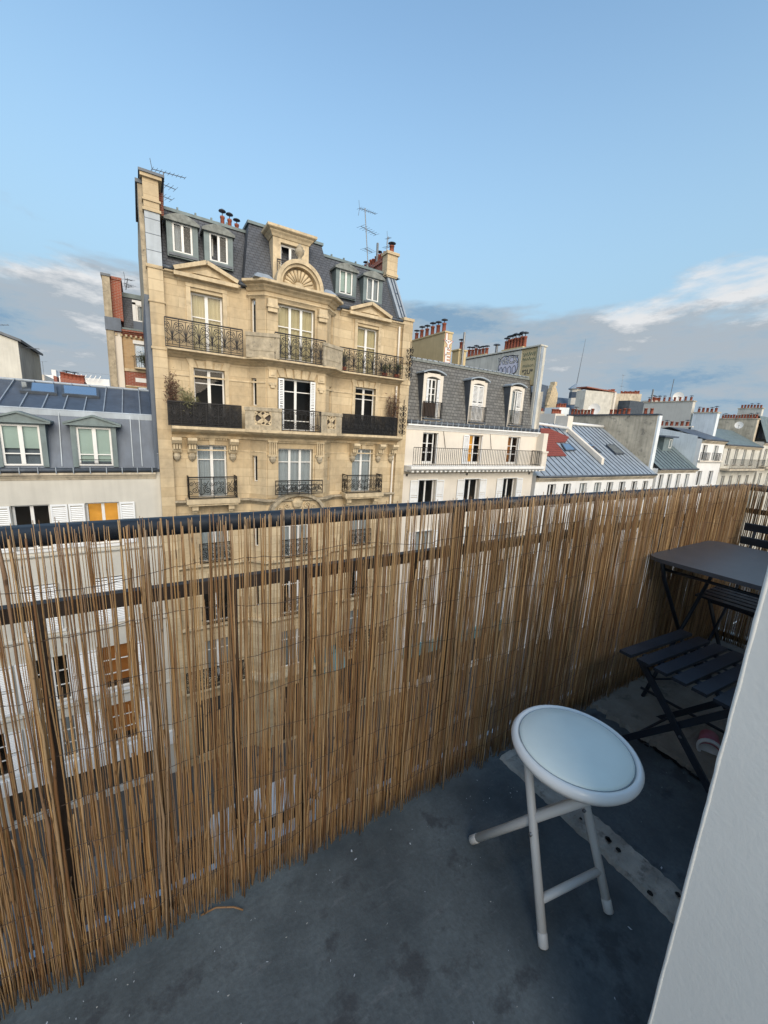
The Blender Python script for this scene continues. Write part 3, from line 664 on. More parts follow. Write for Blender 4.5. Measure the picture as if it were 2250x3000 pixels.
# ---------------------------------------------------------------- stone apartment house
def stone_house():
    B=empty('stone_apartment_house',(5.8,18,SZ),'ornate honey-coloured stone house with curved bay and slate mansard','building')
    WL=(.95,17.0); BAYL=[(3.5,17.0),(3.80,16.93),(4.12,16.62),(4.32,16.40)]; BAYR=[(6.88,16.40),(7.10,16.62),(7.42,16.93),(7.72,17.0)]; WR=(10.98,17.0)
    path=[WL]+BAYL+BAYR+[WR]
    FL=[(2.50,4.60,2.62,4.66),(-.20,1.95,-.18,1.90),(-3.0,-.90,-3.0,-.93),(-5.75,-3.80,-5.75,-3.80),(-8.5,-6.55,-8.5,-6.55),(-11.25,-9.3,-11.25,-9.3)]
    wmb=MB()
    lo=[(1.80-.95,2.90-.95,a,b) for a,b,_,_ in FL]; ro=[(8.58-7.72,9.70-7.72,a,b) for a,b,_,_ in FL]
    cw=[(4.82,6.34),(4.80,6.40),(4.83,6.35)]+[(4.95,6.25)]*3
    co=[(cw[i][0]-4.32,cw[i][1]-4.32,c_,d_) for i,(_,_,c_,d_) in enumerate(FL)]
    for X0,X1 in ((1.0,3.3),(4.6,6.6),(8.0,10.7)): pass
    wall_panel(WL,BAYL[0],SZ,5.1,lo+[(.35,2.3,SZ+.3,-12.1)],.24,wmb); wall_panel(BAYL[-1],BAYR[0],SZ,5.05,co+[(.7,1.9,SZ+.02,-12.2)],.24,wmb); wall_panel(BAYR[-1],WR,SZ,5.1,ro+[(.5,2.8,SZ+.3,-12.1)],.24,wmb)
    slit=[(.10,.33,3.35,4.72),(.10,.33,.75,1.80),(.10,.33,-2.35,-1.27),(.10,.33,-5.2,-4.1),(.10,.33,-8.0,-6.9)]
    for seg in (BAYL,BAYR):
        for i in range(3): wall_panel(seg[i],seg[i+1],SZ,5.06,slit if i==1 else (),.22,wmb)
    wmb.add([(.95,17,SZ),(.95,26,SZ),(.95,26,5.1),(.95,17,5.1)],[(0,1,2,3)]).add([(11.5,17,SZ),(11.5,26,SZ),(11.5,26,5.3),(11.5,17,5.3)],[(0,1,2,3)]).add([(.95,26,SZ),(11.5,26,SZ),(11.5,26,7),(.95,26,7)],[(0,1,2,3)])
    wmb.build('wall','stone',B)
    fl=MB()
    for z in (2.44,-.26,-3.06,-5.8,-8.55,-11.3,-12.05): fl.add([(.96,17.3,z),(11.4,17.3,z),(11.4,25.9,z),(.96,25.9,z)],[(0,1,2,3)])
    fl.add([(.96,19.6,SZ),(11.4,19.6,SZ),(11.4,19.6,5.0),(.96,19.6,5.0)],[(0,1,2,3)]); fl.build('inner_floor','room_wall',B)
    for i,sg in enumerate((BAYL,BAYR)):
        A,Q=Vector(sg[1]),Vector(sg[2]); d=(Q-A).normalized(); rz=math.atan2(d.y,d.x)
        for k,(s0,s1,za,zb) in enumerate(slit):
            m=A+d*(s0+s1)/2; win(B,m.x,m.y,za,s1-s0,zb-za,rz,1,(),back='white' if k in(0,2) else 'dark',fw=.04,recess=.16)
    # windows
    bk=['cream','dark','white','white','dark','white']
    for i,(a,b,c,d) in enumerate(FL):
        rows=(.62,) if i==0 else ((.18,.78) if i in (1,) else (.74,))
        win(B,2.35,17.0,a,1.10,b-a,0,2,rows,back=bk[i],mw=.11)
        win(B,9.14,17.0,a,1.12,b-a,0,2,rows,back=bk[i],mw=.11)
        cx=(cw[i][0]+cw[i][1])/2; win(B,cx,16.4,c,cw[i][1]-cw[i][0],d-c,0,2 if i in (1,) else 3,rows,back=bk[i],mw=.10)
    for x in (4.82,6.16): shutter(B,x,16.40-.02,-.16,.22,2.02)
    # mouldings
    MB().v
    moulding(path,corn(2.26,2.50,.52)).build('balcony_slab','stone_trim',B)
    moulding(path,[(0,-.62),(.10,-.62),(.14,-.52),(.30,-.46),(.50,-.40),(.60,-.34),(.66,-.30),(.66,-.20),(0,-.20)]).build('balcony_slab','stone_trim',B)
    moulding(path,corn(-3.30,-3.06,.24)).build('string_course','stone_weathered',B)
    moulding(path,corn(-5.98,-5.78,.22)).build('string_course','stone_trim',B); moulding(path,corn(-8.75,-8.52,.22)).build('string_course','stone_trim',B)
    moulding(path,corn(-11.65,-11.28,.5)).build('balcony_slab','stone_trim',B)
    moulding([WL]+BAYL[:1],corn(4.86,5.10,.22)).build('cornice','stone_trim',B); moulding(BAYR[-1:]+[WR],corn(4.86,5.10,.22)).build('cornice','stone_trim',B)
    moulding(BAYL[1:]+BAYR[:-1],corn(4.98,5.30,.40)).build('bay_cornice','stone_trim',B)
    moulding(BAYL[1:]+BAYR[:-1],corn(4.72,4.84,.10)).build('string_course','stone_trim',B)
    moulding([WL]+BAYL,[(0,1.62),(.03,1.62),(.03,1.68),(0,1.68)]).build('string_course','stone_trim',B); moulding(BAYR+[WR],[(0,1.62),(.03,1.62),(.03,1.68),(0,1.68)]).build('string_course','stone_trim',B)
    moulding([WL]+BAYL,[(0,-1.12),(.025,-1.12),(.025,-1.07),(0,-1.07)]).build('string_course','stone_trim',B); moulding(BAYR+[WR],[(0,-1.12),(.025,-1.12),(.025,-1.07),(0,-1.07)]).build('string_course','stone_trim',B)
    # raised panels, window surrounds and voussoirs
    for cx in (2.35,9.14):
        m=MB()
        for a,b in ((2.50,4.60),(-.2,1.95)):
            for s in (-1,1): m.box(cx+s*.62-.075,cx+s*.62+.075,16.955,17.002,a,b+.12)
        m.box(cx-.70,cx+.70,16.94,17.002,4.72,4.84); m.build('window_surround','stone_trim',B)
        for k in range(5):                          # flat-arch stones above the fifth-floor window
            t=(k-2)*.27; h=.40 if k%2==0 else .33; w0=.115; 
            MB().hexa([(cx+t-w0,16.96 if k%2 else 16.94,1.96),(cx+t+w0,16.96 if k%2 else 16.94,1.96),(cx+t+w0,17.002,1.96),(cx+t-w0,17.002,1.96)],[(cx+t*1.22-w0*1.1,16.96 if k%2 else 16.94,1.96+h*.74),(cx+t*1.22+w0*1.1,16.96 if k%2 else 16.94,1.96+h*.74),(cx+t*1.22+w0*1.1,17.002,1.96+h*.74),(cx+t*1.22-w0*1.1,17.002,1.96+h*.74)]).build('voussoir','stone_trim',B)
        MB().box(cx-.10,cx+.10,16.93,17.002,-.88,-.52).build('keystone','stone_trim',B)
        # triangular pediment
        y0,y1=16.72,17.02; hw=1.02; zb,za=5.02,5.48; p=MB()
        p.slab([(cx-hw,y1,zb),(cx+hw,y1,zb),(cx+hw,y1,zb+.12),(cx,y1,za+.02),(cx-hw,y1,zb+.12)],(0,-1,0),.16)
        for s in (-1,1): p.bar((cx+s*hw*1.04,y0+.1,zb+.13),(cx,y0+.1,za+.08),.30,.13,(0,0,1))
        p.box(cx-hw*1.05,cx+hw*1.05,y0-.02,y1,zb-.07,zb+.055); p.build('pediment','stone_trim',B)
        m=MB(); m.slab([(cx-.48,16.83,zb+.13),(cx+.48,16.83,zb+.13),(cx,16.83,zb+.33)],(0,-1,0),.03); m.build('pediment_panel','stone_trim',B)
    for k in range(5):
        cx=5.6; t=(k-2)*.30; h=.34; MB().hexa([(cx+t-.12,16.34,1.92),(cx+t+.12,16.34,1.92),(cx+t+.12,16.402,1.92),(cx+t-.12,16.402,1.92)],[(cx+t*1.2-.14,16.34,1.92+h),(cx+t*1.2+.14,16.34,1.92+h),(cx+t*1.2+.14,16.402,1.92+h),(cx+t*1.2-.14,16.402,1.92+h)]).build('voussoir','stone_trim',B)
    for x in (4.57,6.63):                           # bay pilasters with square blocks
        m=MB(); m.box(x-.20,x+.20,16.35,16.402,-.2,2.26).box(x-.20,x+.20,16.35,16.402,2.5,4.75).box(x-.2,x+.2,16.35,16.402,-3.0,-.62); m.build('pilaster','stone',B)
        MB().box(x-.15,x+.15,16.29,16.352,1.86,2.16).box(x-.08,x+.08,16.265,16.292,1.93,2.09).build('square_block','stone_trim',B); MB().box(x-.14,x+.14,16.27,16.352,1.56,1.66).box(x-.08,x+.08,16.28,16.352,1.46,1.56).build('bracket_block','stone_trim',B)
        MB().box(x-.18,x+.18,16.22,16.352,4.25,4.72).box(x-.22,x+.22,16.18,16.352,4.40,4.48).build('capital','stone_trim',B)
        m=MB()
        for k in range(4): m.box(x-.15+k*.085,x-.10+k*.085,16.26,16.352,-1.18,-.68)
        m.box(x-.2,x+.2,16.24,16.352,-.68,-.60).box(x-.2,x+.2,16.25,16.352,-1.26,-1.18); m.build('fluted_capital','stone_trim',B)
        MB().lathe([(.02,-.30),(.10,-.22),(.15,-.1),(.12,0)],(x,16.34,-1.26),8).build('carved_drop','stone_weathered',B)
    # consoles under the fifth-floor balcony
    cons=MB(); prof=[(0,-.62),(-.52,-.62),(-.54,-.72),(-.44,-.84),(-.30,-.90),(-.20,-1.02),(-.16,-1.16),(-.10,-1.22),(0,-1.24)]
    cons.add([(x,y,z) for x in (-.16,.16) for y,z in prof],[tuple(range(9)),tuple(range(17,8,-1))]+[(i,i+1,10+i,9+i) for i in range(8)])
    for k in range(3): cons.box(-.12+k*.09,-.06+k*.09,-.36,-.02,-1.05,-.70)
    cm=cons.mesh('console','stone_trim'); lm=MB().lathe([(.02,-.32),(.11,-.22),(.15,-.12),(.10,0)],(0,-.05,0),8).mesh('carved_drop','stone_weathered')
    for x in (1.10,1.62,3.12,8.20,8.58-.02,9.98,10.72):
        if x==8.20: continue
        put('console',cm,B,(x,17,0)); put('carved_drop',lm,B,(x,17,-1.22))
    # dentils along the slab
    dm=MB().box(-.025,.025,-.10,0,0,.06).mesh('dentil','stone_trim'); dn=MB()
    for i in range(44): dn.box(4.36+i*.0565,4.36+i*.0565+.03,16.28,16.402,-.70,-.63)
    for x0,x1 in ((1.85,2.95),(8.75,9.75)):
        for i in range(int((x1-x0)/.06)): dn.box(x0+i*.06,x0+i*.06+.03,16.90,17.002,-.70,-.63)
    dn.build('dentils','stone_trim',B,kind='stuff')
    # stone parapets beside the bay
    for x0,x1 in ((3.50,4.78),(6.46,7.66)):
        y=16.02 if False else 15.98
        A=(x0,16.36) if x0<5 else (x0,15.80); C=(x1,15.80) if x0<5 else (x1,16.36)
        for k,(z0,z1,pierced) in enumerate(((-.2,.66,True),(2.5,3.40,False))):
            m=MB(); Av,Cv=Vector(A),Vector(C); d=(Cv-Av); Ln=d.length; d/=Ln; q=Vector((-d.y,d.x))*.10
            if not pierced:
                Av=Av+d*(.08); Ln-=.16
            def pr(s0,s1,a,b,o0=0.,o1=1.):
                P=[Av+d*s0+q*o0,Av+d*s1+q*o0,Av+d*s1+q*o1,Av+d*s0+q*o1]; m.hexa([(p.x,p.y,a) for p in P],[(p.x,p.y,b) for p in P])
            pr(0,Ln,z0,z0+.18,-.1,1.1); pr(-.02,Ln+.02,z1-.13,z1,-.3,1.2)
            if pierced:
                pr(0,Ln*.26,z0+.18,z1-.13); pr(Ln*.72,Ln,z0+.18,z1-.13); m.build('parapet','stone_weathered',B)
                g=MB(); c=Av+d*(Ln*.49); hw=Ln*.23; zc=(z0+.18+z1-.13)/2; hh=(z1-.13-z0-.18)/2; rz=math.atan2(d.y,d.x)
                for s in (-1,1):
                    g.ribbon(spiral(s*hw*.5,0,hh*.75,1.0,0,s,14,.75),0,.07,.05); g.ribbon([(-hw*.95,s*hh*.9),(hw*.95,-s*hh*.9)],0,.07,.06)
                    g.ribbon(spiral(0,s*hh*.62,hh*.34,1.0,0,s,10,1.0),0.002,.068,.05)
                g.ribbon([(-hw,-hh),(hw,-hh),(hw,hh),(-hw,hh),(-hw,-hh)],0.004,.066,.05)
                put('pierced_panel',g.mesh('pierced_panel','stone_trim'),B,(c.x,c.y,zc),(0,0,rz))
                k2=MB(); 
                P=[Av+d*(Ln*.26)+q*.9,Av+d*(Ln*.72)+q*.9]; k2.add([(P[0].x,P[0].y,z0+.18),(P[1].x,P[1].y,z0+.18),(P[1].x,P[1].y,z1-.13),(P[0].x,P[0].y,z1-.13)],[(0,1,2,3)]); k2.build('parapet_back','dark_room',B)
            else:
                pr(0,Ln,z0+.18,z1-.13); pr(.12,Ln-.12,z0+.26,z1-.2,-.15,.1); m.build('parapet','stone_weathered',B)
    # balcony railings
    scroll_rail(B,(S(.93,16.5),16.5),(S(3.60,16.5),16.5),2.50,3.46,6,'fan')
    scroll_rail(B,(4.55,15.90),(6.62,15.90),2.50,3.46,5,'fan')
    scroll_rail(B,(7.52,16.5),(10.82,16.5),2.50,3.46,7,'fan')
    scroll_rail(B,(S(.88,16.38),16.38),(S(3.50,16.38),16.38),-.19,.66,6,'fan',True)
    scroll_rail(B,(4.80,15.80),(6.44,15.80),-.19,.64,5,'band')
    scroll_rail(B,(7.70,16.38),(10.62,16.38),-.19,.66,7,'fan',True)
    for x0,x1 in ((1.42,3.16),(8.08,9.96)):
        Y=16.44; scroll_rail(B,(x0,Y),(x1,Y),-2.94,-2.10,2,'rococo'); 
        for x in (x0,x1): scroll_rail(B,(x,Y),(x,16.98),-2.94,-2.10,1,'rococo')
        MB().box(x0-.10,x1+.10,16.36,16.999,-3.14,-2.96).box(x0-.04,x1+.04,16.42,16.999,-3.22,-3.14).build('balcony_slab','stone_trim',B)
        for x in (x0+.2,x1-.2): MB().box(x-.11,x+.11,16.55,16.999,-3.42,-3.222).box(x-.08,x+.08,16.7,16.999,-3.55,-3.42).build('bracket','stone_trim',B)
    scroll_rail(B,(4.55,15.86),(6.60,15.86),-2.80,-2.22,4,'rococo')
    for k,z in enumerate((-5.75,-8.5)):
        for cx in (2.35,9.14): scroll_rail(B,(cx-.6,16.9),(cx+.6,16.9),z+.02,z+.85,2,'rococo')
        scroll_rail(B,(4.9,16.3),(6.3,16.3),z+.02,z+.85,2,'rococo')
    scroll_rail(B,(1.0,16.55),(3.5,16.55),-11.28,-10.35,5,'fan'); scroll_rail(B,(7.8,16.55),(10.9,16.55),-11.28,-10.35,6,'fan')
    # curved pediment with carved cartouche below the fourth-floor bay
    m=MB(); arc=[(5.6+1.15*math.cos(a),-3.62+.78*math.sin(a)) for a in [math.pi*k/16 for k in range(17)]]
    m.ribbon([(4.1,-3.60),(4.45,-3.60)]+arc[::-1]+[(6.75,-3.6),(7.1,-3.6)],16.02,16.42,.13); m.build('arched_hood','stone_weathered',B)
    MB().slab([(x,16.36,z) for x,z in [(5.6+1.08*math.cos(a),-3.62+.72*math.sin(a)) for a in [math.pi*k/16 for k in range(17)]]],(0,-1,0),.08).build('tympanum','stone_trim',B)
    m=MB().lathe([(.05,-.3),(.22,-.12),(.26,.06),(.16,.22),(.05,.28)],(5.6,16.26,-3.25),10)
    for s in (-1,1):
        for r_,dx,dz in ((.16,.45,-3.35),(.12,.75,-3.45),(.10,.30,-3.02)): m.ribbon(spiral(5.6+s*dx,dz,r_,1.4,0,s,12),16.2,16.30,.05)
    m.build('carved_cartouche','stone_trim',B)
    # arched pediment with scallop shell above the bay
    cx,cz=5.60,5.30; m=MB()
    for r0,r1,y0 in ((.80,.94,16.02),(.70,.80,16.10)):
        a=[math.pi*k/24 for k in range(25)]
        for k in range(24):
            q=[(cx+r*math.cos(t),cz+r*math.sin(t)) for r,t in ((r0,a[k]),(r1,a[k]),(r1,a[k+1]),(r0,a[k+1]))]
            m.hexa([(x,y0,z) for x,z in q],[(x,16.46,z) for x,z in q])
    m.build('arched_pediment','stone_trim',B)
    MB().slab([(cx+.71*math.cos(math.pi*k/24),16.34,cz+.71*math.sin(math.pi*k/24)) for k in range(25)],(0,1,0),.12).build('tympanum','stone',B)
    for k in range(11):
        a=math.pi*(k+.5)/11; e=(cx+.58*math.cos(a),16.27,cz+.05+.56*math.sin(a)); MB().tube([(cx+.16*math.cos(a),16.30,cz+.05+.14*math.sin(a)),((cx+e[0])/2+.09*math.cos(a),16.26,(cz+.05+e[2])/2+.09*math.sin(a)),e],[.02,.05,.075],7).build('shell_rib','stone_trim',B,True)
    MB().lathe([(.20,-.16),(.2,0),(.12,.08),(.02,.1)],(cx,16.30,cz+.10),10).build('shell_boss','stone_trim',B)
    MB().lathe([(.16,0),(.16,.05),(.07,.09),(.06,.15),(.17,.28),(.19,.40),(.10,.46),(.13,.50),(.05,.58),(.02,.62)],(S(5.86,16.25),16.22,6.22),12).build('urn','stone_weathered',B,True)
    # attic dormer in stone
    X0,X1,Yd=4.74,6.18,16.80
    m=wall_panel((X0,Yd),(X1,Yd),5.2,7.24,[(.30,1.14,5.75,6.96)],.2); m.add([(X0,Yd,5.2),(X0,18.3,5.2),(X0,18.3,7.24),(X0,Yd,7.24)],[(0,1,2,3)]).add([(X1,Yd,5.2),(X1,18.3,5.2),(X1,18.3,7.24),(X1,Yd,7.24)],[(0,1,2,3)]); m.build('attic_wall','stone_trim',B)
    moulding([(X0,18.2),(X0,Yd),(X1,Yd),(X1,18.2)],corn(7.10,7.42,.26)).build('attic_cornice','stone_trim',B)
    MB().hexa([(X0-.15,Yd-.15,7.42),(X1+.15,Yd-.15,7.42),(X1+.15,18.3,7.42),(X0-.15,18.3,7.42)],[(X0+.12,Yd+.25,7.62),(X1-.02,Yd+.25,7.62),(X1-.02,18.3,7.62),(X0+.12,18.3,7.62)]).build('attic_roof','zinc_green',B)
    win(B,X0+.72,Yd,5.76,.82,1.18,0,2,(),back='dark',open_leaf=True,recess=.15)
    scroll_rail(B,(X0+.1,Yd-.22),(X0+.85,Yd-.22),5.62,6.25,2,'band')
    # mansard
    def slope(name,pts,mat): return MB().add(pts,[tuple(range(len(pts)))]).build(name,mat,B)
    zt=7.42; yt=18.05; yb=17.22
    slope('mansard_slope',[(.98,yb,5.12),(3.95,yb,5.12),(3.95,yt,zt),(1.1,yt,zt)],'slate'); slope('mansard_slope',[(7.2,yb,5.12),(10.9,yb,5.12),(10.55,yt,zt),(7.2,yt,zt)],'slate')
    for pts in ([(3.62,16.72,5.22),(7.44,16.72,5.22),(7.02,17.55,7.58),(4.02,17.55,7.58)],[(3.62,16.72,5.22),(3.62,18.2,5.22),(4.02,18.2,7.58),(4.02,17.55,7.58)],[(7.44,16.72,5.22),(7.44,18.2,5.22),(7.02,18.2,7.58),(7.02,17.55,7.58)]): slope('mansard_slope',pts,'slate')
    MB().box(3.96,7.08,17.48,18.6,7.58,7.68).box(1.05,4.0,18.0,18.2,zt-.02,zt+.08).box(7.0,10.4,18.0,18.2,zt-.02,zt+.08).build('ridge_flashing','zinc_green',B)
    for x in (1.6,2.2,2.75,3.3,7.7,8.3,8.9,9.5): MB().box(x-.03,x+.03,18.0,18.08,zt+.082,zt+.16).build('ridge_cleat','zinc_green',B)
    slope('roof_top',[(.98,yt,zt),(11.4,yt,zt),(11.4,26,7.9),(.98,26,7.9)],'zinc')
    slope('roof_end',[(10.9,yb,5.12),(11.5,yb,5.3),(11.5,26,7.3),(10.55,yt,zt)],'zinc')
    for x0,x1 in ((.96,1.30),(3.42,4.05),(7.2,8.05),(10.1,10.85)):
        MB().tube([(x0,16.80,5.14),(x1,16.80,5.14)],.07,8).build('gutter','zinc_dark',B,True)
    for s,(x0,x1) in ((-1,(3.84,4.62)),(1,(6.55,7.16))): MB().hexa([(x0,16.05,5.302),(x1,16.05,5.302),(x1,16.7,5.302),(x0,16.7,5.302)],[(x0+.18,16.3,5.52),(x1-.18,16.3,5.52),(x1-.18,16.7,5.6),(x0+.18,16.7,5.6)]).build('lead_cap','zinc_pale',B)
    # zinc dormers
    for k,(cx_,bkk,op) in enumerate(((1.66,'half',False),(2.865,'dark',True),(8.11,'blind_full',False),(9.47,'white',False))):
        w_,z0,z1,yf=.64,5.86,6.82,17.30; W=.50
        m=MB(); m.box(cx_-W,cx_-w_/2,yf,18.1,z0-.18,z1+.12).box(cx_+w_/2,cx_+W,yf,18.1,z0-.18,z1+.12).box(cx_-w_/2,cx_+w_/2,yf-.02,yf+.5,z0-.18,z0); m.build('dormer','zinc_green',B)
        h=MB(); arc=[(-W-.07,z1+.05),(-W*.8,z1+.15),(-W*.4,z1+.23),(0,z1+.26),(W*.4,z1+.23),(W*.8,z1+.15),(W+.07,z1+.05)]
        for i in range(6):
            a,b=arc[i],arc[i+1]; h.hexa([(cx_+a[0],yf-.10,z1-.02),(cx_+b[0],yf-.10,z1-.02),(cx_+b[0],18.2,z1-.02),(cx_+a[0],18.2,z1-.02)],[(cx_+a[0],yf-.10,a[1]),(cx_+b[0],yf-.10,b[1]),(cx_+b[0],18.3,b[1]),(cx_+a[0],18.3,a[1])])
        h.build('dormer_hood','lead_weathered',B)
        MB().box(cx_-.46,cx_+.46,yf-.06,yf-.022,z0-.14,z0-.06).build('dormer_sill','zinc_dark',B)
        win(B,cx_,yf,z0,w_,z1-z0,0,2,(),back=bkk,mw=.08,recess=.04,open_leaf=op)
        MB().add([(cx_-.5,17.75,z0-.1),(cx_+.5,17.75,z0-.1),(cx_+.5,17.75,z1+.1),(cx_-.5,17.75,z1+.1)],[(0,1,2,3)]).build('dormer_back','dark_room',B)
    # left party wall with its tall chimney pier
    y0=16.82
    m=MB(); m.box(.50,.955,y0,18.4,SZ,5.1).box(.50,.955,y0,18.4,6.78,7.78).box(.46,1.0,y0-.04,18.4,5.02,5.12).box(.46,1.0,y0-.04,18.4,6.72,6.80).box(.46,1.0,y0-.04,18.4,7.02,7.08).box(.44,1.06,y0-.08,18.4,7.68,7.78)
    m.box(.47,.99,y0-.03,18.4,3.95,4.0).box(.47,.99,y0-.03,18.4,2.42,2.5); m.build('party_pier','stone',B)
    MB().box(.505,.95,y0+.004,18.4,5.12,6.72).build('pier_cladding','zinc_pale',B)
    for z in (5.55,6.05,6.5): MB().box(.50,.955,y0-.004,y0+.01,z,z+.015).build('cladding_seam','zinc',B)
    MB().box(.36,.50,17.05,24,4.2,7.55).box(.36,1.05,18.4,20.2,7.0,7.75).build('party_wall','stone_weathered',B)
    MB().box(.36,.50,17.05,24,SZ,4.2).build('party_wall_cladding','zinc',B)
    MB().box(.955,1.13,17.6,20.0,7.0,7.72).build('chimney','brick_red',B)
    MB().box(.40,1.14,y0-.12,20.2,7.78,7.86).box(.30,.52,17.0,20.2,7.55,7.66).build('pier_cap','zinc_dark',B)
    # right party wall: zinc-covered slope, stone pier, brick stack with pots
    MB().box(10.97,11.50,16.84,18,SZ,5.22).box(10.93,11.54,16.78,18,5.22,5.34).box(10.95,11.52,16.8,18,3.3,3.4).box(10.95,11.52,16.8,18,2.3,2.5).build('party_pier','stone',B)
    MB().hexa([(10.86,17.1,5.36),(11.34,17.1,5.36),(11.34,18.1,5.36),(10.86,18.1,5.36)],[(10.50,17.85,7.30),(10.98,17.85,7.30),(10.98,18.4,7.30),(10.5,18.4,7.30)]).build('party_slope','zinc_pale',B)
    for t in (.3,.6): MB().bar((10.86-.36*t+.16,17.08+.75*t,5.36+1.94*t),(10.86-.36*t+.32,17.08+.75*t,5.36+1.94*t),.02,.02).build('slope_seam','zinc',B)
    MB().tube([(11.02,17.06,5.38),(10.67,17.81,7.3)],.02,5).tube([(11.18,17.06,5.38),(10.83,17.81,7.3)],.02,5).build('slope_seam','zinc',B)
    ch=MB().box(10.42,11.0,17.75,18.2,7.25,8.22).box(10.36,11.06,17.69,18.26,8.22,8.34).box(10.38,11.04,17.71,18.24,7.3,7.42).build('chimney','stone',B)
    pots(ch,(10.55,17.95,8.34),(10.95,17.95,8.34),1,.36,.13,1.0); 
    ch=MB().box(10.48,10.95,18.2,20.7,7.2,8.0).box(10.42,11.0,18.2,20.76,8.0,8.08).box(10.46,10.98,18.2,20.7,8.08,8.22).build('chimney','brick_red',B)
    pots(ch,(10.7,18.35,8.22),(10.7,20.6,8.22),8,.42,.10,.35)
    MB().tube([(10.55,19.0,8.2),(10.55,19.0,9.1)],.06,7).build('flue','metal_grey',B)
    ch=MB().box(3.2,4.1,19.2,19.7,7.0,7.75).build('chimney','brick_red',B); pots(ch,(3.25,19.45,7.75),(4.1,19.45,7.75),3,.55,.10,.6)
    # downpipe and lower shopfronts
    MB().tube([(10.78,16.90,4.9),(10.78,16.90,2.6)],.045,8).tube([(10.80,16.90,2.2),(10.80,16.90,-.2)],.045,8).tube([(10.82,16.90,-.7),(10.82,16.90,SZ)],.045,8).build('downpipe','stucco_cream',B,True)
    for x0,x1,Y in ((1.3,3.25,17.2),(8.22,10.5,17.2)): MB().box(x0,x1,Y,Y+.1,SZ+.3,-12.1).build('shopfront','shop_dark',B)
    MB().box(5.02,6.22,16.6,16.68,SZ+.02,-12.2).box(5.3,5.34,16.55,16.62,SZ+.5,-12.4).build('street_door','bark',B)
    MB().hexa([(6.6,15.9,-11.75),(8.1,15.9,-11.75),(8.1,16.95,-11.75),(6.6,16.95,-11.75)],[(6.6,16.2,-11.0),(8.1,16.2,-11.0),(8.1,16.95,-11.0),(6.6,16.95,-11.0)]).build('shop_sign','awning_teal',B)
    return B
stone=stone_house()
# iron fans guarding the balcony ends
def fan(loc,h,label):
    root=empty('iron_fan_guard',loc,label,'grille','spiked iron guards at the right end of the stone house'); m=MB()
    m.tube([(0,0,0),(0,0,h)],.02,5)
    for k in range(5):
        z=h*(.12+.16*k)
        for s in (-1,1): m.tube([(0,p[0],p[1]) for p in spiral(s*.16,z,.15,1.4,math.pi/2,s,10)],.018,4); 
        m.tube([(-.15,p[0]*.6,p[1]) for p in spiral(.1,z,.1,1.2,0,1,8)],.012,4)
    m.local('ironwork','iron',root); return root
fan((11.22,16.5,2.5),1.75,'tall spiked iron guard on the top balcony beside the end pier')
fan((10.98,16.42,-.2),1.75,'tall spiked iron guard rising from the netted balcony beside the downpipe')
shrub('potted_shrub',(1.02,16.62,-.2),1.9,.42,'leafless reddish climbing shrub against the left pier of the stone house','leaf_dry',520,stems=12,group='balcony plants',lsz=.11)
shrub('potted_shrub',(1.62,16.68,-.2),1.35,.95,'pale olive bush above the black netting beside the window','leaf_olive',620,stems=14,group='balcony plants',lsz=.12)
shrub('potted_shrub',(10.50,16.62,-.2),2.0,.75,'tangled reddish dry shrub beside the downpipe','leaf_dry',760,stems=18,group='balcony plants',lsz=.12)
for x,h_,lab,lf in ((7.82,.75,'spiky green plant in the corner of the top balcony by the stone parapet','leaf_green'),(9.95,.5,'low green bushy plant behind the scroll railing of the top balcony','leaf_green'),(10.62,.6,'dark green plant in the end corner of the top balcony','leaf_green')):
    r_=shrub('potted_plant',(x,16.68,2.62),h_,.55,lab,lf,260,stems=10,group='balcony plants',lsz=.10); MB().lathe([(.10,-.12),(.14,.06),(.15,.07),(.12,.07)],(0,0,0),10).local('pot','terracotta',r_)
antenna((S(.98,18.6)+.1,18.4,7.7),1.05,'antenna with long boom above the left chimney pier of the stone house',((1.0,.75,9),(.62,.42,5),(.25,.3,4)),.25,.06)
antenna((S(9.05,19),19.0,7.5),2.9,'tall antenna with four booms above the right dormers',((.97,.75,9),(.70,.75,7),(.40,.4,5),(.16,.4,5)),.3,-.12)
antenna((S(9.85,19.5),19.5,8.2),1.6,'slim antenna mast beside the brick chimney stack',((.95,.1,3),(.7,.12,3)),.3,.08)
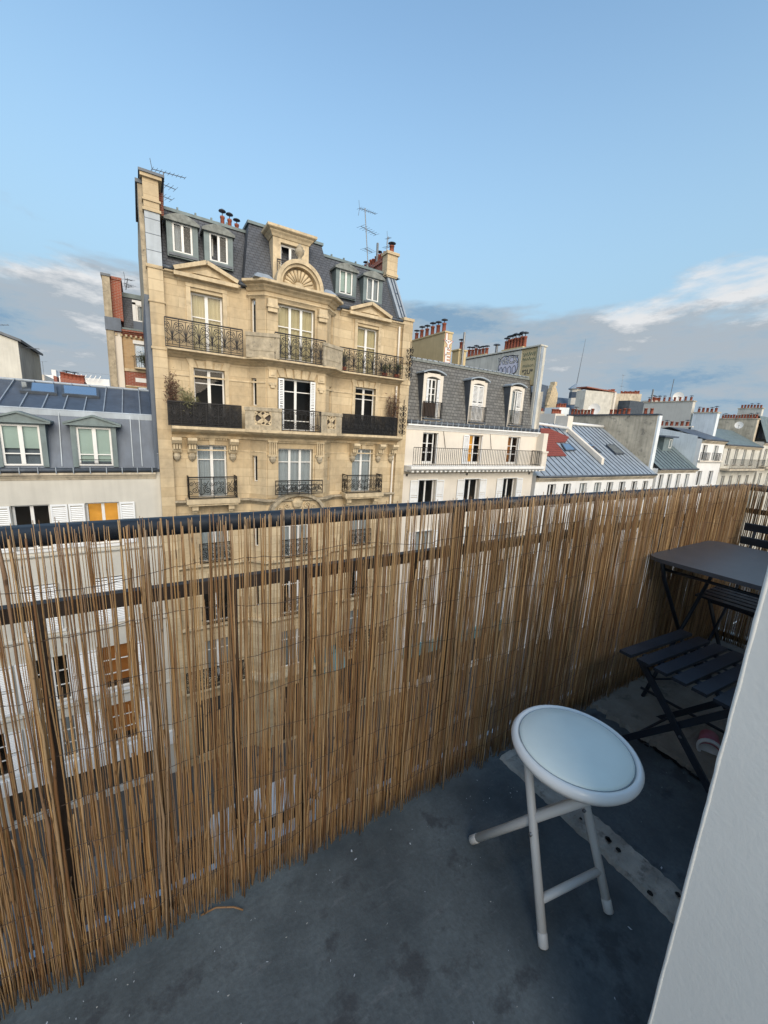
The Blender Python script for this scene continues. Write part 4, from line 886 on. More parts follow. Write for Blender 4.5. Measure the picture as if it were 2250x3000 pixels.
# ---------------------------------------------------------------- cream house with grey tiled mansard
def rail_front(parent,x0,x1,y,z0,z1): return bar_rail(parent,[(x0,y+.25),(x0,y),(x1,y),(x1,y+.25)],z0,z1,.11)
def cream_house():
    B=empty('cream_house',(16.7,18,SZ),'cream rendered house with grey tiled mansard and three tall dormer doors','building')
    X0,X1=11.56,21.9; ops=[]
    W4=((12.70,13.74,-1.60,.06,'dark'),(15.95,17.06,-1.60,.08,'lamp_orange'),(19.20,20.30,-1.60,.10,'lamp_amber'))
    W3=((12.62,13.80),(15.92,17.12),(19.14,20.36)); zt3=(-2.47,-5.35,-8.2,-11.0)
    for a,b,c,d,_ in W4: ops.append((a-X0,b-X0,c,d))
    for a,b in W3:
        for z in zt3: ops.append((a-X0,b-X0,z-1.75,z))
    ops += [(1.0,4.2,SZ+.3,-13.0),(5.2,9.5,SZ+.3,-13.0)]
    m=wall_panel((X0,17),(X1,17),SZ,.35,ops,.26); m.add([(X1,17,SZ),(X1,26,SZ),(X1,26,3),(X1,17,3)],[(0,1,2,3)]).add([(X0,26,SZ),(X1,26,SZ),(X1,26,4),(X0,26,4)],[(0,1,2,3)]); m.build('wall','stucco_cream',B)
    fl=MB()
    for z in (.4,-1.66,-4.5,-7.4,-10.3,-12.9): fl.add([(X0,17.3,z),(X1-.05,17.3,z),(X1-.05,25.9,z),(X0,25.9,z)],[(0,1,2,3)])
    fl.add([(X0,20,SZ),(X1,20,SZ),(X1,20,4),(X0,20,4)],[(0,1,2,3)]); fl.build('inner_floor','room_wall',B)
    for i,(a,b,c,d,k) in enumerate(W4): win(B,(a+b)/2+(.0 if i else -.08),17,c,(b-a)-(.0 if i else .18),d-c,0,2,(.33,.66),back=k,recess=.2,kick=.08)
    shutter(B,15.52,16.98,-1.58,.42,1.62); shutter(B,13.66,17.05,-1.58,.30,1.60,R(50)); shutter(B,20.2,17.05,-1.58,.3,1.6,R(50)); shutter(B,17.0,17.05,-1.58,.3,1.6,R(50))
    for i,(a,b) in enumerate(W3):
        for z in zt3:
            win(B,(a+b)/2,17,z-1.75,b-a,1.75,0,2,(),back='dark' if z>-3 else ('white' if (i+int(z))%2 else 'dark'),mw=.09)
            shutter(B,a-.56,16.985,z-1.75,.54,1.75); shutter(B,b+.02,16.985,z-1.75,.54,1.75)
            MB().box(a,b,16.94,16.97,z-1.42,z-1.38).box(a,b,16.945,16.965,z-1.65,z-1.62).build('window_bar','iron',B)
            MB().box(a-.08,b+.08,16.93,17.0,z+.005,z+.06).build('lintel','stucco_bright',B)
    moulding([(X0,17),(X1,17)],corn(.18,.46,.22)).build('cornice','stucco_bright',B)
    moulding([(X0,17),(X1+.1,17)],[(0,-1.97),(.30,-1.97),(.36,-1.88),(.68,-1.86),(.74,-1.80),(.74,-1.66),(0,-1.66)]).build('balcony_slab','stucco_bright',B)
    dm=MB().box(0,.14,-.62,0,-.09,0).mesh('modillion','stucco_bright')
    for i in range(33): put('modillion',dm,B,(X0+.12+i*.312,17,-1.885))
    moulding([(X0,17),(X1,17)],corn(-2.12,-2.02,.10)).build('string_course','render_grey',B)
    for x in (11.75,16.0,21.45): MB().box(x,x+.12,16.975,17.001,-2.25,-2.12).build('vent','shop_dark',B)
    bar_rail(B,[(X0+.1,16.30),(21.55,16.30),(21.55,16.98)],-1.62,-.70,.135)
    MB().box(21.86,22.28,16.5,17.4,-1.95,.42).box(21.80,22.34,16.35,17.4,-.80,-.70).box(21.84,22.3,16.4,17.0,-1.95,-.8).build('end_pier','stucco_cream',B)
    MB().tube([(14.05,16.98,.18),(14.25,16.96,-.7)],.015,4).tube([(17.6,16.98,.18),(17.8,16.96,-.7)],.015,4).build('cable','bark',B)
    # mansard
    MB().add([(X0,17.12,.50),(X1-.35,17.12,.50),(X1-.35,17.78,3.74),(X0,17.78,3.74)],[(0,1,2,3)]).build('mansard_slope','slate_grey',B)
    MB().tube([(X0,16.90,.56),(X1-.2,16.90,.56)],.085,8).build('gutter','zinc_dark',B,True)
    gm=MB().box(-.015,.015,-.11,.11,-.11,.11).mesh('gutter_bracket','zinc_pale')
    for i in range(26): put('gutter_bracket',gm,B,(X0+.2+i*.395,16.90,.56))
    MB().box(X0,X1-.3,17.70,17.86,3.68,3.80).build('ridge_flashing','lead_weathered',B)
    fm=MB().box(-.14,.14,0,.14,0,.05).mesh('ridge_tile','zinc_pale')
    for i in range(26): put('ridge_tile',fm,B,(X0+.3+i*.37,17.70,3.80+.0015*i%2))
    MB().add([(X0,17.8,3.78),(X1-.3,17.8,3.78),(X1-.3,25.5,5.0),(X0,25.5,5.0)],[(0,1,2,3)]).build('roof_top','zinc_dark',B)
    for k,(a,b) in enumerate(((12.50,13.78),(15.74,17.0),(18.94,20.16))):
        a,b=a*1.003,b*1.003; yf=17.06; cx=(a+b)/2; iw=.86; z0,z1=.84,2.82
        m=MB(); m.box(a,cx-iw/2,yf,17.9,z0-.2,z1+.2).box(cx+iw/2,b,yf,17.9,z0-.2,z1+.2).box(cx-iw/2,cx+iw/2,yf,17.9,z0-.25,z0)
        for i in range(6):
            x=cx-iw/2+iw*i/6; x2=x+iw/6; g=lambda q: z1+.10*(1-((q-cx)/(iw/2))**2); m.hexa([(x,yf,g(x)),(x2,yf,g(x2)),(x2,17.9,g(x2)),(x,17.9,g(x))],[(x,yf,z1+.26),(x2,yf,z1+.26),(x2,17.9,z1+.26),(x,17.9,z1+.26)])
        m.build('dormer','stucco_cream',B)
        h=MB(); W=(b-a)/2+.10
        for i in range(6):
            x=-W+2*W*i/6; x2=x+W/3; g=lambda q: z1+.22+.17*(1-(q/W)**2); h.hexa([(cx+x,yf-.12,g(x)),(cx+x2,yf-.12,g(x2)),(cx+x2,18,g(x2)),(cx+x,18,g(x))],[(cx+x,yf-.12,g(x)+.07),(cx+x2,yf-.12,g(x2)+.07),(cx+x2,18,g(x2)+.07),(cx+x,18,g(x)+.07)])
        h.build('dormer_hood','zinc_pale',B)
        for s,x in ((-1,a-.012),(1,b+.002)): MB().box(x,x+.01,yf+.03,17.9,z0-.2,z1+.2).build('dormer_cheek','zinc_dark',B)
        if k==0:
            win(B,cx-.02,yf,z0,.60,1.98,0,2,(.62,.78),back='lamp_amber',recess=.14); shutter(B,cx-.45,yf+.06,z0,.16,1.95); shutter(B,cx+.28,yf+.06,z0,.16,1.95)
        else:
            win(B,cx,yf,z0,iw,2.02,0,2,(),back='white',recess=.14)
            for s in range(2 if k==1 else 1): shutter(B,cx-iw/2+.01+(s if k==1 else 1)*iw/2,yf+.08,z0+.02,iw/2-.015,1.95,mat='white_paint')
        bar_rail(B,[(a+.06,yf+.0),(a+.06,yf-.16),(b-.06,yf-.16),(b-.06,yf+.0)],z0-.02,z0+.80,.10,'window_guard'); MB().box(a+.03,b-.03,yf-.2,yf,z0-.10,z0-.03).build('guard_sill','zinc_dark',B)
    MB().box(12.52,13.35,16.955,16.975,.9,1.6).build('balcony_mat','bark',B)
    # chimneys and party wall
    ch=MB().box(14.83,15.38,18.5,22.0,3.7,5.60).box(14.79,15.42,18.46,22.04,5.60,5.68).build('chimney','stucco_yellow',B); pots(ch,(15.1,18.7,5.68),(15.1,21.9,5.68),6,.50,.13,1.0)
    for mt,dy,of in (('paint_red',0.0,.042),('paint_white',-.006,.018)):
        for i,t in enumerate('LYFE'):
            me=mesh_text(t,.56,mt,'graffiti_letter',.001,of); put('graffiti_letter',me,ch,(15.09+(.03 if i%2 else -.02),18.495+dy,5.34-.37*i),(R(90),0,0),(1.45,1,1))
    ch=MB().box(16.72,17.32,19.4,20.0,4.0,5.05).box(16.66,17.38,19.34,20.06,5.05,5.13).build('chimney','stucco_yellow',B); pots(ch,(16.85,19.6,5.13),(17.25,19.6,5.13),1,.5,.13,1.0)
    MB().tube([(16.85,19.2,4.0),(16.88,19.2,6.05)],.07,8).build('flue','metal_grey',B)
    ch=MB().box(21.36,21.9,17.2,17.4,.45,5.68).box(21.30,21.96,17.14,24.5,5.68,5.76).build('party_wall_end','render_pale',B)
    MB().box(21.40,21.62,17.15,17.3,.5,5.66).build('party_wall_flashing','zinc_pale',B)
    pw=MB().box(21.42,21.88,17.4,18.65,3.4,5.66).build('party_wall','stucco_yellow',B); p2=MB().box(21.38,21.88,18.65,25.0,3.4,5.62).build('party_wall','render_pale',B)
    p3=MB().box(21.36,21.92,18.6,20.4,5.76,5.86).build('chimney_top','stucco_yellow',B); pots(p3,(21.64,18.6,5.86),(21.64,20.4,5.86),7,.62,.14,1.0)
    p3=MB().box(21.36,21.92,21.9,24.2,5.76,5.84).build('chimney_top','stucco_yellow',B); pots(p3,(21.64,21.9,5.84),(21.64,24.1,5.84),6,.50,.14,1.0)
    MB().tube([(21.6,21.1,5.7),(21.6,21.1,6.3)],.09,8).lathe([(.05,0),(.26,.02),(.2,.08),(.02,.12)],(21.6,21.1,6.3),10).build('flue','metal_grey',B)
    # graffiti on the party wall (face towards -X)
    blob=[]; q=random.Random(3)
    for k in range(26):
        a=2*math.pi*k/26; ca,sa=math.cos(a),math.sin(a); k_=1/max(abs(ca),abs(sa))**.55; blob.append((21.374,19.66-.84*ca*k_*(1+.06*q.uniform(-1,1)),4.80+.62*sa*k_*(1+.08*q.uniform(-1,1))))
    MB().slab(blob,(1,0,0),.003).build('graffiti_fill','paint_lilac',p2)
    g=MB()
    def stroke(pts,r_=.022): g.tube([(21.372,y,z) for y,z in pts],r_,4)
    stroke([(p[1],p[2]) for p in blob+blob[:1]],.025)
    for k,(y,t) in enumerate(((20.26,'W'),(19.86,'E'),(19.46,'C'),(19.08,'K'))):
        me=mesh_text(t,.62,'paint_black','graffiti_letter',.001,.03); put('graffiti_letter',me,p2,(21.371,y,5.10),(R(90),0,R(-90))); me=mesh_text(t,.62,'paint_white','graffiti_letter',.001,-.004); put('graffiti_letter',me,p2,(21.367,y,5.10),(R(90),0,R(-90)))
    for k,y in enumerate((20.25,19.9,19.5,19.1)): stroke([(y+.15,4.3),(y+.18,4.6),(y+.02,4.75),(y-.10,4.6),(y-.12,4.3),(y,4.18)],.02)
    g.build('graffiti_outline','paint_black',p2)
    me=mesh_text('*2U*',.42,'paint_black','graffiti_letter',.001,.006); put('graffiti_letter',me,pw,(21.416,18.05,4.22),(R(90),0,R(-90)))
    me=mesh_text('maison',.30,'paint_green','graffiti_letter',.001,0); put('graffiti_letter',me,pw,(21.416,18.05,4.62),(R(90),0,R(-90)))
    for j in range(2):
        g=MB(); q=random.Random(11+j); z=5.02+.30*j; pts=[]
        for k in range(30): pts.append((21.414,18.52-.033*k,z+.10*math.sin(k*1.3+j)+.05*q.uniform(-1,1)))
        g.tube(pts,.014,4).build('graffiti_scrawl','paint_green',pw)
    for x0,x1 in ((12.56,15.76),(16.76,21.06)): MB().box(x0,x1,17.22,17.3,SZ+.3,-13.0).build('shopfront','shop_dark',B)
    MB().box(12.3,21.2,16.75,17.0,-12.98,-12.3).build('shop_fascia','awning_teal',B)
    return B
cream_house()
# ---------------------------------------------------------------- zinc-roofed white house on the left
def zinc_house():
    B=empty('zinc_roof_house',(-3,18,SZ),'white rendered house with blue-grey zinc mansard, dormers and skylights','building')
    X0,X1=-9.0,.80; wx=[(-3.80,-2.82),(-1.85,-.86),(-5.75,-4.8),(-7.7,-6.75)]; zt=(-3.03,-5.85,-8.65,-11.2); hs=(1.55,1.75,1.9,1.85); ops=[]
    for a,b in wx:
        for z,h in zip(zt,hs): ops.append((a-X0,b-X0,z-h,z))
    ops += [(1.0,3.4,SZ+.2,-13.75),(4.0,8.6,SZ+.2,-13.75)]
    m=wall_panel((X0,17),(X1,17),SZ,-1.95,ops,.24); m.add([(X1,17,SZ),(X1,17.06,SZ),(X1,17.06,-1.8),(X1,17,-1.8)],[(0,1,2,3)]).add([(X0,17,SZ),(X0,24,SZ),(X0,24,1),(X0,17,-1.8)],[(0,1,2,3)]).add([(X0,24,SZ),(X1,24,SZ),(X1,24,1),(X0,24,1)],[(0,1,2,3)]); m.build('wall','stucco_white',B)
    fl=MB()
    for z in (-2.0,-4.7,-7.7,-10.6,-13.2,-13.72): fl.add([(X0,17.3,z),(X1,17.3,z),(X1,23.9,z),(X0,23.9,z)],[(0,1,2,3)])
    fl.add([(X0,19.5,SZ),(X1,19.5,SZ),(X1,19.5,-.2),(X0,19.5,-.2)],[(0,1,2,3)]); fl.build('inner_floor','room_wall',B)
    bks={(1,0):'lamp_orange',(1,2):'lamp_amber',(1,3):'lamp_amber',(0,3):'white',(0,1):'white'}
    for i,(a,b) in enumerate(wx):
        for j,(z,h) in enumerate(zip(zt,hs)):
            win(B,(a+b)/2,17,z-h,b-a,h,0,2,() if j<1 else (.33,.66),back=bks.get((i,j),'dark'),mw=.09,recess=.16)
            MB().box(a-.06,b+.06,16.93,17.001,z-h-.08,z-h).build('window_sill','stucco_bright',B)
            if j==1:                                 # shutters pulled to
                shutter(B,a+.01,16.99,z-h+.02,.47,h-.04); shutter(B,b-.48,16.99,z-h+.02,.47,h-.04)
            else: shutter(B,a-.46,16.985,z-h,.44,h); shutter(B,b+.02,16.985,z-h,.46,h)
    for z in (-4.78,-7.8,-10.72): moulding([(X0,17),(X1,17)],corn(z-.12,z,.10)).build('string_course','stucco_white',B)
    MB().box(X0,X1,16.86,17.0,-13.7,-13.1).build('shop_fascia','stucco_bright',B)
    for x0,x1 in ((-8,-5.6),(-5,-.4)): MB().box(x0,x1,17.2,17.3,SZ+.2,-13.75).build('shopfront','shop_dark',B)
    moulding([(X0,17),(.36,17)],corn(-2.20,-1.95,.16)).build('cornice','render_grey',B)
    MB().tube([(X0,16.88,-1.86),(.42,16.88,-1.86)],.075,8).build('gutter','zinc_dark',B,True)
    gm=MB().box(-.012,.012,-.10,.10,-.10,.10).mesh('gutter_bracket','zinc_pale')
    for i in range(20): put('gutter_bracket',gm,B,(.25-i*.46,16.88,-1.86))
    yb,zb,yk,zk,yr,zr=17.06,-1.80,17.55,.09,20.3,1.14
    MB().add([(X0,yb,zb),(X1-.35,yb,zb),(X1-.40,yk,zk),(X0,yk,zk)],[(0,1,2,3)]).build('mansard_slope','zinc',B)
    MB().add([(X0,yk,zk+.02),(X1-.42,yk,zk+.02),(X1-.44,yr,zr),(X0,yr,zr)],[(0,1,2,3)]).add([(X0,yr,zr),(X1-.44,yr,zr),(X1-.44,24,.6),(X0,24,.6)],[(0,1,2,3)]).build('roof_slope','zinc',B)
    MB().tube([(X0,yk-.02,zk+.03),(X1-.40,yk-.02,zk+.03)],.035,8).box(X0,X1-.4,yk-.05,yk-.03,zk-.16,zk+.02).build('break_flashing','zinc_pale',B)
    MB().tube([(X0,yr,zr+.02),(X1-.44,yr,zr+.02)],.05,8).build('ridge_roll','zinc_pale',B)
    for i in range(15):
        x=.0-i*.56
        MB().bar((x,yk+.02,zk+.05),(x,yr-.05,zr+.02),.03,.06).build('standing_seam','zinc_pale',B)
    for x in (-.05,-.33,-2.37,-4.3): MB().bar((x,yb,zb+.05),(x,yk-.04,zk-.05),.025,.05).build('standing_seam','zinc_pale',B)
    # right edge upstand
    MB().hexa([(.44,16.94,-1.84),(.80,16.94,-1.84),(.80,17.3,-1.84),(.44,17.3,-1.84)],[(.46,17.42,.44),(.84,17.42,.44),(.84,17.8,.44),(.46,17.8,.44)]).build('edge_upstand','zinc',B)
    MB().box(.40,.86,17.36,17.9,.44,.56).build('upstand_cap','stone_weathered',B)
    for t in (.25,.62): MB().bar((.44,16.93+.48*t,-1.84+2.28*t),(.82,16.93+.48*t,-1.84+2.28*t),.02,.02).build('upstand_seam','zinc_pale',B)
    for cx,bk_ in ((-3.33,'blind'),(-1.41,'blind_full'),(-5.25,'dark')):
        yf=16.98; hw=.64; w_=.98; z0,z1=-1.74,-.40
        m=MB(); m.box(cx-hw,cx-w_/2,yf,17.8,z0-.02,z1+.08).box(cx+w_/2,cx+hw,yf,17.8,z0-.02,z1+.08).box(cx-w_/2,cx+w_/2,yf,17.8,z1+.0,z1+.08); m.build('dormer','zinc_green',B)
        m=MB(); W=.78
        for i,(d0,t0) in enumerate(((0,.0),(-.05,.07))):
            m.slab([(cx-W+.05*(1-i),yf-.08+d0,z1+.10+t0),(cx+W-.05*(1-i),yf-.08+d0,z1+.10+t0),(cx,yf-.08+d0,z1+.36+t0)],(0,1,0),1.1+.1*i) if i==0 else None
        for s in (-1,1): m.bar((cx+s*W,17.35,z1+.10),(cx,17.35,z1+.38),.05,.95,(0,1,0)) if False else m.hexa([(cx+s*(W+.03),yf-.15,z1+.08),(cx,yf-.15,z1+.36),(cx,18.2,z1+.36),(cx+s*(W+.03),18.2,z1+.08)],[(cx+s*(W+.03),yf-.15,z1+.14),(cx,yf-.15,z1+.42),(cx,18.2,z1+.42),(cx+s*(W+.03),18.2,z1+.14)])
        m.box(cx-W-.02,cx+W+.02,yf-.13,18.0,z1+.05,z1+.11); m.build('dormer_pediment','zinc_green',B)
        win(B,cx,yf,z0+.02,w_,z1-z0-.02,0,2,(.28,),back=bk_,mw=.11,recess=.06)
    MB().ribbon([(-1.86,-1.62),(-.96,-1.62)],16.90,16.92,.02).ribbon([(-1.86,-1.50),(-.96,-1.50)],16.90,16.92,.02).build('window_guard','iron',B)
    # skylights on the upper slope
    nrm=Vector((0,-(zr-zk),yr-yk)).normalized(); p0=Vector((0,yk,zk+.02))
    def rp(X17,t): Y=yk+(yr-yk)*t; return Vector((S(X17,Y),Y,zk+.02+(zr-zk)*t))
    for a,b in ((-3.20,-2.28),(-2.16,-1.16)):
        c=[rp(a,.50),rp(b,.50),rp(b,.86),rp(a,.86)]
        MB().slab(c,nrm,.09).build('skylight_frame','zinc_dark',B); cc=sum(c,Vector())/4; MB().slab([cc+(q-cc)*.86+nrm*.092 for q in c],nrm,.006).build('skylight_pane','sky_glass',B)
    return B
zinc_house()
# ---------------------------------------------------------------- banded brick house behind, pale gable at the left, far terraces
def brick_house():
    B=empty('brick_house',(1.0,25,SZ),'tall banded brick house with dark mansard behind the zinc roof','building')
    Y=24; m=wall_panel((-.55,Y),(6,Y),SZ,3.98,[(.50,1.45,2.45,3.55),(.50,1.45,-.3,1.75)],.2); m.build('wall','brick_buff',B)
    MB().box(-.53,6,Y-.012,Y+.0,1.55,2.22).box(-.53,6,Y-.012,Y,2.28,2.30).build('brick_band','brick_red',B)
    MB().box(-.53,6,Y-.06,Y,2.23,2.36).box(-.53,6,Y-.05,Y,1.50,1.56).build('stone_band','stone_trim',B)
    MB().box(-1.14,-.84,Y-.25,Y+6,SZ,6.3).build('party_wall','stone_weathered',B); MB().box(-.84,-.55,Y-.12,Y+.5,SZ,4.0).build('quoin','stucco_cream',B)
    MB().box(-1.16,-.53,Y-.3,Y+1,3.98,4.55).build('party_cladding','zinc',B); ch=MB().box(-.86,-.42,Y+.0,Y+3,4.5,6.28).box(-.9,-.38,Y-.04,Y+3.04,6.28,6.40).build('chimney','brick_red',B)
    MB().box(-1.18,-.8,Y-.3,Y+6,6.3,6.4).build('wall_cap','zinc_dark',B)
    moulding([(-.9,Y),(6,Y)],corn(3.86,4.10,.25)).build('cornice','brick_red',B); dm=MB().box(0,.09,-.16,0,0,.10).mesh('dentil','stone_trim')
    for i in range(14): put('dentil',dm,B,(-.80+i*.2,Y,3.80))
    MB().add([(-.42,Y+.05,4.12),(6,Y+.05,4.12),(6,Y+.7,5.85),(-.42,Y+.7,5.85)],[(0,1,2,3)]).build('mansard_slope','slate',B)
    MB().box(-.45,6,Y+.62,Y+.8,5.75,5.95).box(-.5,6,Y-.2,Y+.05,4.12,4.2).build('flashing','zinc_green',B)
    m=MB().box(-.02,.12,Y+.02,Y+.8,4.2,5.45).box(.90,1.1,Y+.02,Y+.8,4.2,5.45).box(-.02,1.1,Y+.02,Y+.8,5.35,5.55).build('dormer','stucco_bright',B)
    MB().box(-.02,1.1,Y-.02,Y+.5,4.12,4.6).build('dormer_apron','zinc',B)
    win(B,.51,Y+.02,4.6,.78,.78,0,2,(),back='white',recess=.03,fw=.07); win(B,.42,Y,2.45,.95,1.10,0,2,(.5,),recess=.1); win(B,.42,Y,-.3,.95,2.05,0,2,(.7,),recess=.1)
    MB().box(-.1,1.0,Y-.03,Y+.1,3.55,3.72).build('lintel','stucco_bright',B); MB().box(-.1,1.0,Y-.03,Y+.1,1.75,1.95).build('lintel','stucco_bright',B)
    bar_rail(B,[(-.1,Y-.3),(1.0,Y-.3)],2.36,2.95,.1,'window_guard'); MB().box(-.1,1.0,Y-.4,Y,2.36,2.42).build('window_sill','stone_trim',B)
brick_house()
shrub('window_box_plant',(.40,23.75,2.40),.75,.95,'dark green hedge plant in the window guard of the brick house','leaf_green',420,stems=14,dp=.3,lsz=.10)
antenna((-.25,25.5,6.3),.55,'tangled small antenna behind the brick chimney',((.9,.3,4),(.5,.35,4),(.3,.2,3)),.8,.2)
a,b,c,d=onY(0,1006,21.5),onY(52,1003,21.5),onY(60,1110,21.5),onY(0,1110,21.5)
G=empty('gable_wall',(-5.0,22,SZ),'pale rendered gable with sloping dark coping beyond the zinc ridge','building')
MB().slab([(-9,21.5,SZ),(b.x,21.5,SZ),(b.x,21.5,onY(52,1000,21.5).z),(a.x,21.5,onY(0,980,21.5).z),(-9,21.5,3.4)],(0,1,0),4.0).build('wall','render_pale',G)
MB().slab([(b.x+.12,21.4,onY(56,1002,21.5).z),(a.x,21.4,onY(0,980,21.5).z+.03),(-9,21.4,3.5),(-9,21.4,3.62),(a.x,21.4,onY(0,980,21.5).z+.13),(b.x+.12,21.4,onY(56,1002,21.5).z+.1)],(0,1,0),4.2).build('coping','zinc_dark',G)
q=onY(-20,960,22.0); antenna((q.x,22.0,q.z-1.6),1.75,'antenna with a long low boom at the pale gable',((.97,.45,5),(.55,1.3,12)),.05,.0)
def far_block(name,px0,py0,px1,py1,Y,dp,mat,label,cat='building',group=None):
    a=onY(px0,py0,Y); b=onY(px1,py1,Y); o=empty(name,((a.x+b.x)/2,Y,SZ),label,cat,group)
    MB().hexa([(a.x,Y,SZ),(b.x,Y,SZ),(b.x,Y+dp,SZ),(a.x,Y+dp,SZ)],[(a.x,Y,a.z),(b.x,Y,b.z),(b.x,Y+dp,b.z),(a.x,Y+dp,a.z)]).build('wall',mat,o); return o,a,b
o,a,b=far_block('far_terrace',60,1092,130,1098,150,30,'stucco_cream','pale far terrace at the foot of the sky beside the gable'); MB().box(a.x+2,a.x+4,148,152,a.z,a.z+2.5).build('chimney','stucco_bright',o); MB().box(a.x+7,a.x+8,148,152,a.z-.5,a.z+1.5).build('chimney','stucco_bright',o)
o,a,b=far_block('far_terrace',128,1098,320,1112,170,30,'stucco_bright','long bright far apartment block with thin roof railing'); bar_rail(o,[(a.x+5,170.5),(b.x,170.5)],max(a.z,b.z)-.4,max(a.z,b.z)+1.6,2.2,'roof_railing')
for i in range(8): MB().bar((a.x+5+i*1.3,169,a.z-.5),(a.x+6.0+i*1.3,169,a.z+1.2),.3,.2).build('roof_louvre','stucco_bright',o)
o,a,b=far_block('brick_chimney_stack',176,1106,246,1118,40,2,'brick_red','low red brick chimney stack on a hidden roof','chimney'); pots(o,(a.x,40.5,a.z),(b.x,40.5,a.z-.2),6,.5,.2,.3)
o,a,b=far_block('brick_chimney_stack',156,1100,166,1103,38,1,'brick_red','narrow dark red chimney shaft beside the low brick stack','chimney')
q=onY(124,1058,70); antenna((q.x,70,q.z-3.5),3.5,'faint distant mast with a short crossbar',((.98,.5,3),),.1)

# ---------------------------------------------------------------- receding row on the right
def roof_row(name,label,X0,X1,ez,ry,rz_,wall,roof,wins,wtop,wh=1.5,ww=.9,seam=.62,floors=4,depth=9,fh=2.9):
    B=empty(name,((X0+X1)/2,18,SZ),label,'building'); ops=[]
    for x in wins:
        for f in range(floors): ops.append((x-X0,x+ww-X0,wtop-fh*f-wh,wtop-fh*f))
    m=wall_panel((X0,17),(X1,17),SZ,ez-.15,ops,.22); m.add([(X1,17,SZ),(X1,17+depth,SZ),(X1,17+depth,ez),(X1,17,ez)],[(0,1,2,3)]).add([(X0,17,SZ),(X0,17+depth,SZ),(X0,17+depth,ez),(X0,17,ez)],[(0,1,2,3)]); m.build('wall',wall,B)
    MB().add([(X0,18.5,SZ),(X1,18.5,SZ),(X1,18.5,ez-.2),(X0,18.5,ez-.2)],[(0,1,2,3)]).build('inner_wall','room_wall',B)
    for x in wins:
        for f in range(floors): win(B,x+ww/2,17,wtop-fh*f-wh,ww,wh,0,2,(),back=('white','dark','half')[(int(x*3)+f)%3],recess=.15,mw=.1)
    for x in wins: MB().box(x-.05,x+ww+.05,16.93,17.001,wtop-wh-.1,wtop-wh).build('window_sill','kerb_stone',B)
    moulding([(X0,17),(X1,17)],corn(ez-.42,ez-.12,.22)).build('cornice','render_grey',B)
    MB().tube([(X0,16.78,ez-.06),(X1,16.78,ez-.06)],.085,8).build('gutter','zinc_dark',B,True)
    MB().add([(X0,16.82,ez),(X1,16.82,ez),(X1,ry,rz_),(X0,ry,rz_)],[(0,1,2,3)]).add([(X0,ry,rz_),(X1,ry,rz_),(X1,17+depth,ez),(X0,17+depth,ez)],[(0,1,2,3)]).build('roof_slope',roof,B)
    if seam:
        n=int((X1-X0)/seam)
        for i in range(1,n): MB().bar((X0+i*seam,16.84,ez+.03),(X0+i*seam,ry,rz_+.03),.035,.06).build('standing_seam','zinc',B)
    return B
EZ,RY,RZ=-2.35,22.15,1.41
low=roof_row('low_zinc_house','long low house with pale standing-seam zinc roof and a red tiled patch',22.30,38.0,EZ,RY,RZ,'stucco_bright','zinc_pale',[23.64,25.37,27.33,29.21,30.88,32.66,34.54,36.34],-2.95,floors=3)
pn=Vector((0,-(RZ-EZ),RY-16.82)).normalized(); pp=Vector((0,16.82,EZ))
def z6(x,y): return 1560+x*.24111,1050+y*.24111
def rpt(x,y,up=0.): return on_plane(*z6(x,y),pp+pn*up,pn)
MB().slab([rpt(95,1190,.05),rpt(410,1188,.05),rpt(275,1022,.05),rpt(400,1022,.05),rpt(440,960,.05),rpt(200,855,.05),rpt(95,855,.05)],pn,.05).build('red_tile_patch','tile_red',low)
for k,qd in enumerate((((345,1038),(440,1040),(525,1120),(400,1125)),((615,1040),(705,1040),(838,1145),(735,1150)),((890,1050),(985,1050),(1118,1165),(1010,1167)))):
    c=[rpt(x,y,.06) for x,y in qd]; MB().slab(c,pn,.06).build('skylight_frame','zinc_dark',low); cc=sum(c,Vector())/4; MB().slab([cc+(p-cc)*.84+pn*.062 for p in c],pn,.006).build('skylight_pane','sky_glass',low)
e0=rpt(790,1290); e1=rpt(460,905); xm=(e0.x+e1.x)/2
MB().hexa([(xm,e0.y,e0.z-.1),(xm+.35,e0.y,e0.z-.1),(xm+.35,e1.y,e1.z-.1),(xm,e1.y,e1.z-.1)],[(xm,e0.y,e0.z+.50),(xm+.35,e0.y,e0.z+.50),(xm+.35,e1.y,e1.z+.42),(xm,e1.y,e1.z+.42)]).build('fire_wall','stucco_cream',low)
ch=MB().box(xm-.1,xm+.6,e1.y,e1.y+1.2,e1.z-.3,e1.z+1.4).build('chimney','stucco_cream',low)
MB().tube([(xm+.7,RY,RZ+.18),(37.9,RY,RZ+.16)],.13,8).tube([(22.4,RY-.3,RZ+.1),(xm,RY-1.0,RZ-.3)],.12,8).build('ridge_roll','white_paint',low,True)
gw=empty('grey_party_wall',(38.2,22,SZ),'high stained grey rendered party wall above the low zinc roof','wall')
MB().box(38.02,38.5,17.6,26.1,SZ,2.62).build('render','render_grey',gw); MB().box(37.9,38.6,17.5,26.2,2.62,2.74).build('coping','zinc_dark',gw)
pots(gw,(38.25,18.0,2.74),(38.25,19.0,2.74),2,.45,.16,.0); pots(gw,(38.25,20.0,2.74),(38.25,22.0,2.74),5,.5,.16,.0); pots(gw,(38.25,23.5,2.74),(38.25,26,2.74),7,.5,.16,.3)
MB().box(38.05,38.55,17.45,17.62,-2.3,2.6).build('edge_flashing','stucco_blue',gw)
r2=roof_row('green_zinc_house','white house with steep grey-green zinc roof and boxy dormer',38.52,46.0,-1.90,20.6,1.1,'stucco_bright','zinc_green',[38.9,40.5,42.2,44.0],-2.42,wh=1.6,seam=.7,floors=3)
